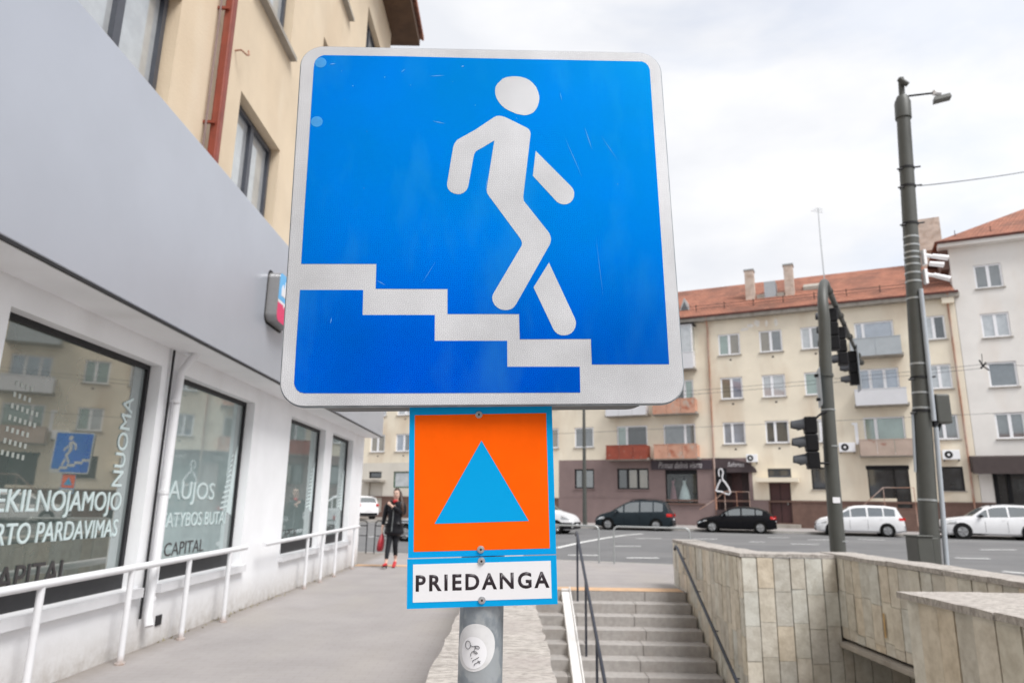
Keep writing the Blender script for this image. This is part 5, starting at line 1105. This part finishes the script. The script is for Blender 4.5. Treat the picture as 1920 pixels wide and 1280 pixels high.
MPV = dict(top=[(0, .62), (.015, .76), (.07, .92), (.15, 1.02), (.21, 1.10), (.40, 1.60), (.47, 1.72), (.6, 1.775), (.8, 1.76), (.91, 1.65), (.955, 1.17), (.985, .98), (1, .5)], belt=[(0, .58), (.08, .80), (.2, .98), (.5, 1.02), (.9, 1.08), (1, .9)],
           sides=[(.265, .375), (.395, .58), (.6, .755), (.77, .885)], screen=(.215, .40), rear=(.915, .953))
HATCH = dict(top=[(0, .5), (.015, .66), (.07, .79), (.2, .92), (.275, .98), (.42, 1.36), (.5, 1.46), (.62, 1.48), (.78, 1.42), (.88, 1.28), (.96, .99), (.985, .90), (1, .45)], belt=[(0, .48), (.08, .70), (.25, .90), (.6, .95), (.9, 1.0), (1, .8)],
             sides=[(.325, .40), (.41, .56), (.58, .74), (.755, .835)], screen=(.28, .42), rear=(.885, .955))
VAN2 = dict(top=[(0, .6), (.015, .76), (.07, .92), (.16, 1.02), (.215, 1.08), (.39, 1.52), (.47, 1.61), (.6, 1.64), (.8, 1.62), (.92, 1.54), (.965, 1.12), (.985, .95), (1, .48)], belt=[(0, .56), (.08, .78), (.2, .94), (.5, 1.0), (.9, 1.05), (1, .88)],
            sides=[(.26, .395), (.41, .58), (.6, .76), (.775, .895)], screen=(.22, .39), rear=(.925, .962))
SUV = dict(top=[(0, .68), (.012, .86), (.05, 1.00), (.18, 1.10), (.275, 1.16), (.40, 1.58), (.48, 1.71), (.62, 1.765), (.82, 1.73), (.91, 1.64), (.965, 1.2), (.985, 1.05), (1, .5)], belt=[(0, .64), (.06, .88), (.25, 1.06), (.6, 1.10), (.9, 1.18), (1, 1.0)],
           sides=[(.32, .42), (.435, .60), (.615, .765), (.78, .90)], screen=(.28, .40), rear=(.915, .962))
VAN = dict(top=[(0, .62), (.015, .82), (.06, .98), (.17, 1.12), (.215, 1.18), (.36, 1.70), (.43, 1.81), (.6, 1.84), (.96, 1.82), (.985, 1.7), (1, .5)], belt=[(0, .58), (.06, .86), (.2, 1.08), (.6, 1.1), (.97, 1.1), (1, 1.0)],
           sides=[(.25, .35), (.365, .5)], screen=(.22, .36), rear=(.97, .98))
CA = math.atan2(-.34, 1) - rad(1.0)
G = 'cars parked along the far kerb'
def slot(px, c=45.2): p = on_street(px, 990, c); return p
def park(px, Wd, c=45.2):
    p = slot(px, c); n = Vector((-math.sin(CA), math.cos(CA), 0)); q = p + n * Wd / 2; return (q.x, q.y, road_z(q))
make_car('dark green minivan parked in front of the brown shop', car_paint('dark_green_paint', (.020, .028, .034)), 4.63, 1.82, wheels=(.175, .795), rw=.325, head=(.60, .72), tailz=(.82, 1.0), pos=park(1115, 1.82), ang=CA, group=G, rails=True, **MPV)
make_car('black hatchback parked before the brown entrance door', car_paint('black_paint', (.008, .008, .010)), 4.33, 1.78, wheels=(.195, .80), rw=.32, head=(.60, .70), tailz=(.80, .95), pos=park(1307, 1.78), ang=CA, group=G, **HATCH)
make_car('white minivan parked between the signal mast and the tall pole', car_paint('white_paint', (.76, .76, .77)), 4.4, 1.80, wheels=(.19, .795), rw=.325, head=(.64, .74), tailz=(.86, 1.0), pos=park(1531, 1.8), ang=CA, group=G, **VAN2)
make_car('large white estate car parked below the dark awning', car_paint('white_paint_two', (.78, .78, .79)), 4.95, 1.95, wheels=(.175, .785), rw=.375, head=(.72, .84), tailz=(.98, 1.35), pos=park(1769, 1.95), ang=CA, group=G, rails=True, clad=True, **SUV)
q = on_street(690, 975, 51.0); a_ = rad(-52); q = Vector((q.x - 4.6 * math.cos(a_), q.y - 4.6 * math.sin(a_), 0)); make_car('white off-road car with rear towards the viewer, far left beyond the shop corner', car_paint('white_paint_three', (.74, .74, .75)), 4.6, 1.9, wheels=(.175, .785), rw=.36, head=(.72, .84), tailz=(.98, 1.15), pos=(q.x, q.y, ZF), ang=a_, clad=True, **SUV)
q = on_z(742, 1012, -.06); make_car('silver car driving past behind the walking woman', car_paint('silver_paint', (.42, .44, .47), .6), 4.3, 1.78, wheels=(.195, .80), rw=.32, head=(.60, .70), tailz=(.80, .95), pos=(q.x, q.y + .3, road_z(Vector((q.x, q.y, 0)))), ang=CA, **HATCH)
q = on_z(1085, 1003, -.03); make_car('white delivery van with black bumper, its nose showing right of the orange sign', car_paint('white_paint_four', (.75, .75, .76)), 4.7, 1.85, wheels=(.19, .78), rw=.32, head=(.72, .90), tailz=(.8, 1.2), pos=(q.x, q.y + .9, road_z(q)), ang=CA + math.pi, dark_bumper=True, cat='van', **VAN)
# ------------------------------------------------------------------ the walking woman
def skin(name, verts, edges, mt, parent, sub=2, root=0):
    """verts: (x, y, z, radius) or (x, y, z, rx, ry)"""
    me = bpy.data.meshes.new(name); me.from_pydata([v[:3] for v in verts], edges, []); me.update(); me.materials.append(mt)
    o = bpy.data.objects.new(name, me); COL.objects.link(o); o.parent = parent
    md = o.modifiers.new('skin', 'SKIN'); md.use_smooth_shade = True
    for i, v in enumerate(verts):
        s = me.skin_vertices[0].data[i]; s.radius = (v[3], v[4] if len(v) > 4 else v[3]); s.use_root = (i == root)
    sb_ = o.modifiers.new('sub', 'SUBSURF'); sb_.levels = sub; sb_.render_levels = sub
    return o
def chain(i0, n): return [(i0 + k, i0 + k + 1) for k in range(n - 1)]
w0 = on_z(733, 1064, 0)
wm = thing('person', 'woman in black leather jacket and leggings walking towards the viewer on red shoes', 'person', (w0.x, w0.y, 0), rad(-6))
V = [(.03, 0, .96, .14, .10)]                                             # pelvis (root)
E_ = []
def branch(start, pts):
    i = start
    for p in pts: V.append(p); E_.append((i, len(V) - 1)); i = len(V) - 1
    return i
ch = branch(0, [(.035, -.01, 1.08, .115, .085), (.03, -.01, 1.22, .125, .09), (.03, -.005, 1.36, .13, .085), (.04, -.005, 1.455, .075, .065)])
hd = branch(ch, [(.048, -.012, 1.52, .047), (.053, -.03, 1.57, .062, .072), (.055, -.025, 1.635, .070, .088), (.055, -.015, 1.70, .074, .094), (.055, -.005, 1.755, .055, .07)])
branch(hd - 2, [(.055, -.115, 1.628, .012)])                              # nose
def fingers(wrist, palm, dirs):
    pi_ = branch(wrist, [palm])
    for d in dirs: branch(pi_, [(palm[0] + d[0] * .5, palm[1] + d[1] * .5, palm[2] + d[2] * .5, .0105), (palm[0] + d[0], palm[1] + d[1], palm[2] + d[2], .008)])
wr = branch(ch - 1, [(-.10, 0, 1.43, .062), (-.16, 0, 1.40, .052), (-.205, .015, 1.16, .040), (-.235, -.03, .93, .029), (-.24, -.04, .87, .025)])
fingers(wr, (-.243, -.045, .815, .030, .02), [(.005, -.035, -.075), (.002, -.012, -.088), (.0, .012, -.085), (-.004, .033, -.068), (.03, -.04, -.03)])
wl = branch(ch - 1, [(.16, 0, 1.435, .062), (.215, .0, 1.40, .052), (.235, .02, 1.19, .042), (.10, -.15, 1.30, .033), (.01, -.20, 1.365, .026)])
fingers(wl, (-.04, -.215, 1.40, .030, .022), [(-.03, .02, .075), (-.05, .01, .065), (-.062, .0, .045), (-.066, -.005, .02), (.015, .0, .06)])
lk = branch(0, [(-.04, -.01, .86, .095), (-.055, -.10, .52, .062), (-.06, -.17, .34, .054), (-.062, -.21, .14, .036), (-.064, -.25, .075, .032), (-.066, -.34, .055, .03)])
rk = branch(0, [(.095, .01, .86, .095), (.07, .0, .52, .062), (.06, .09, .34, .054), (.05, .17, .19, .036), (.05, .13, .10, .03), (.048, .06, .035, .028)])
body = skin('body', V, E_, M['skin'], wm)
# clothes
skin('leggings', [(.03, 0, .98, .16, .115), (-.04, -.01, .86, .098), (-.055, -.10, .52, .067), (-.06, -.17, .34, .058), (-.062, -.205, .17, .042), (.095, .01, .86, .098), (.07, .0, .52, .067), (.06, .09, .34, .058), (.05, .165, .22, .042)],
     [(0, 1), (1, 2), (2, 3), (3, 4), (0, 5), (5, 6), (6, 7), (7, 8)], M['leggings'], wm)
jk = skin('jacket', [(.03, -.005, 1.10, .165, .13), (.03, 0, 1.22, .165, .125), (.03, 0, 1.36, .16, .11), (.04, 0, 1.46, .085, .08), (.03, 0, .98, .20, .16), (.03, 0, .82, .245, .19), (.03, 0, .69, .265, .20),
      (-.11, 0, 1.42, .08), (-.17, 0, 1.385, .07), (-.21, .015, 1.16, .06), (-.237, -.03, .93, .046), (.17, 0, 1.43, .08), (.225, 0, 1.385, .07), (.24, .02, 1.19, .062), (.10, -.15, 1.30, .052), (.02, -.195, 1.36, .044)],
     [(0, 1), (1, 2), (2, 3), (0, 4), (4, 5), (5, 6), (2, 7), (7, 8), (8, 9), (9, 10), (2, 11), (11, 12), (12, 13), (13, 14), (14, 15)], M['jacket'], wm)
m = MB(); m.tube([(.035, -.16, 1.30), (.032, -.17, 1.10), (.03, -.20, .95), (.028, -.215, .80)], .006, 6); m.build('zip', M['steel'], jk)
skin('scarf', [(-.01, -.085, 1.505, .022), (.045, -.095, 1.48, .024), (.10, -.07, 1.505, .018), (.0, -.115, 1.455, .022)], [(0, 1), (1, 2), (1, 3)], M['red'], wm, 1)
m = MB(); nu, nv = 28, 18; cx, cy, cz = .055, -.010, 1.668
pt = [(cx + .083 * math.sin(math.pi * j / nv) * math.cos(2 * math.pi * i / nu), cy + .104 * math.sin(math.pi * j / nv) * math.sin(2 * math.pi * i / nu), cz + .122 * math.cos(math.pi * j / nv)) for j in range(nv + 1) for i in range(nu)]
fs = []
for j in range(nv):
    for i in range(nu):
        q = (j * nu + i, j * nu + (i + 1) % nu, (j + 1) * nu + (i + 1) % nu, (j + 1) * nu + i)
        c = sum((Vector(pt[k]) for k in q), Vector()) / 4
        if c.z < 1.575 or (c.y < cy - .035 and c.z < 1.735) or (c.y < cy + .01 and c.z < 1.66): continue
        fs.append(q)
m.add(pt, fs, True)
m.tube([(.115, .04, 1.70), (.135, .035, 1.60), (.165, .01, 1.50), (.195, -.03, 1.40), (.212, -.05, 1.30), (.215, -.04, 1.20), (.205, -.03, 1.12)], [.03, .045, .05, .052, .046, .034, .008], 12)
m.tube([(.03, .06, 1.66), (.06, .085, 1.58), (.10, .08, 1.50), (.14, .06, 1.42)], [.05, .055, .05, .02], 12)
h = m.build('hair', M['hair'], wm)
M['lip'] = mat('lip', (.42, .10, .10), .5, .1, 20); M['eye'] = mat('eye', (.03, .02, .02), .3, .1, 20)
for x in (.027, .083):
    m = MB(); m.tube([(x - .014, -.108, 1.652), (x, -.112, 1.655), (x + .014, -.108, 1.652)], [.004, .008, .004], 8); m.build('eye', M['eye'], wm)
    m = MB(); m.tube([(x - .018, -.11, 1.672), (x + .002, -.114, 1.678), (x + .018, -.108, 1.672)], .004, 6); m.build('eyebrow', M['hair'], wm)
m = MB(); m.tube([(.035, -.098, 1.592), (.055, -.104, 1.594), (.075, -.098, 1.592)], [.004, .008, .004], 8); m.build('mouth', M['lip'], wm)
for (ax, ay, az, tx, ty, tz) in ((-.062, -.20, .10, -.07, -.37, .085), (.05, .155, .13, .047, .03, .02)):
    s_ = skin('shoe', [(ax, ay, az, .043, .042), ((ax + tx) / 2, (ay + ty) / 2, (az + tz) / 2 - .005, .045, .034), (tx, ty, tz, .04, .026), (tx, ty - .045, tz + .005, .022, .016)], [(0, 1), (1, 2), (2, 3)], M['red'], wm, 2, 1)
    k = MB(); k.tube([(ax, ay + .025, az - .02), (ax, ay + .03, max(.0, az - .105))], [.022, .012], 10); k.build('heel', M['black'], s_)
    k = MB(); k.hexa([(tx - .035, ty - .05, tz - .038), (tx + .035, ty - .05, tz - .038), ((ax + tx) / 2 + .03, (ay + ty) / 2, (az + tz) / 2 - .05), ((ax + tx) / 2 - .03, (ay + ty) / 2, (az + tz) / 2 - .05), (tx - .035, ty - .05, tz - .02), (tx + .035, ty - .05, tz - .02), ((ax + tx) / 2 + .03, (ay + ty) / 2, (az + tz) / 2 - .03), ((ax + tx) / 2 - .03, (ay + ty) / 2, (az + tz) / 2 - .03)]); k.build('sole', M['black'], s_)
bg_ = thing('handbag', 'dark red leather handbag hanging from the walking woman\'s hand', 'handbag', (w0.x - .255, w0.y - .02, .36), rad(-6))
m = MB(); n = 20; vs = []; fs = []; prof = [(.0, 0), (.07, .005), (.095, .05), (.10, .12), (.09, .22), (.07, .30), (.045, .36), (.02, .39)]
for r_, z in prof:
    for k in range(n): a = 2 * math.pi * k / n; vs.append((r_ * .75 * math.cos(a) + .09 * (z - .2), r_ * 1.7 * math.sin(a) * (1 if z < .3 else .8), z))
for i in range(len(prof) - 1):
    for k in range(n): fs.append((i * n + k, i * n + (k + 1) % n, (i + 1) * n + (k + 1) % n, (i + 1) * n + k))
m.add(vs, fs, True); m.build('pouch', M['bag_red'], bg_)
for y in (-.03, .03):
    m = MB(); m.tube([(.01, y - .05, .33), (.02, y * .6, .40), (.02, y * .4, .445), (.015, y * .6 + .02, .40), (.01, y + .06, .33)], .008, 8); m.build('strap', M['bag_red'], bg_)
# tidy: parts keep their own place but no thing label
bpy.context.view_layer.update()
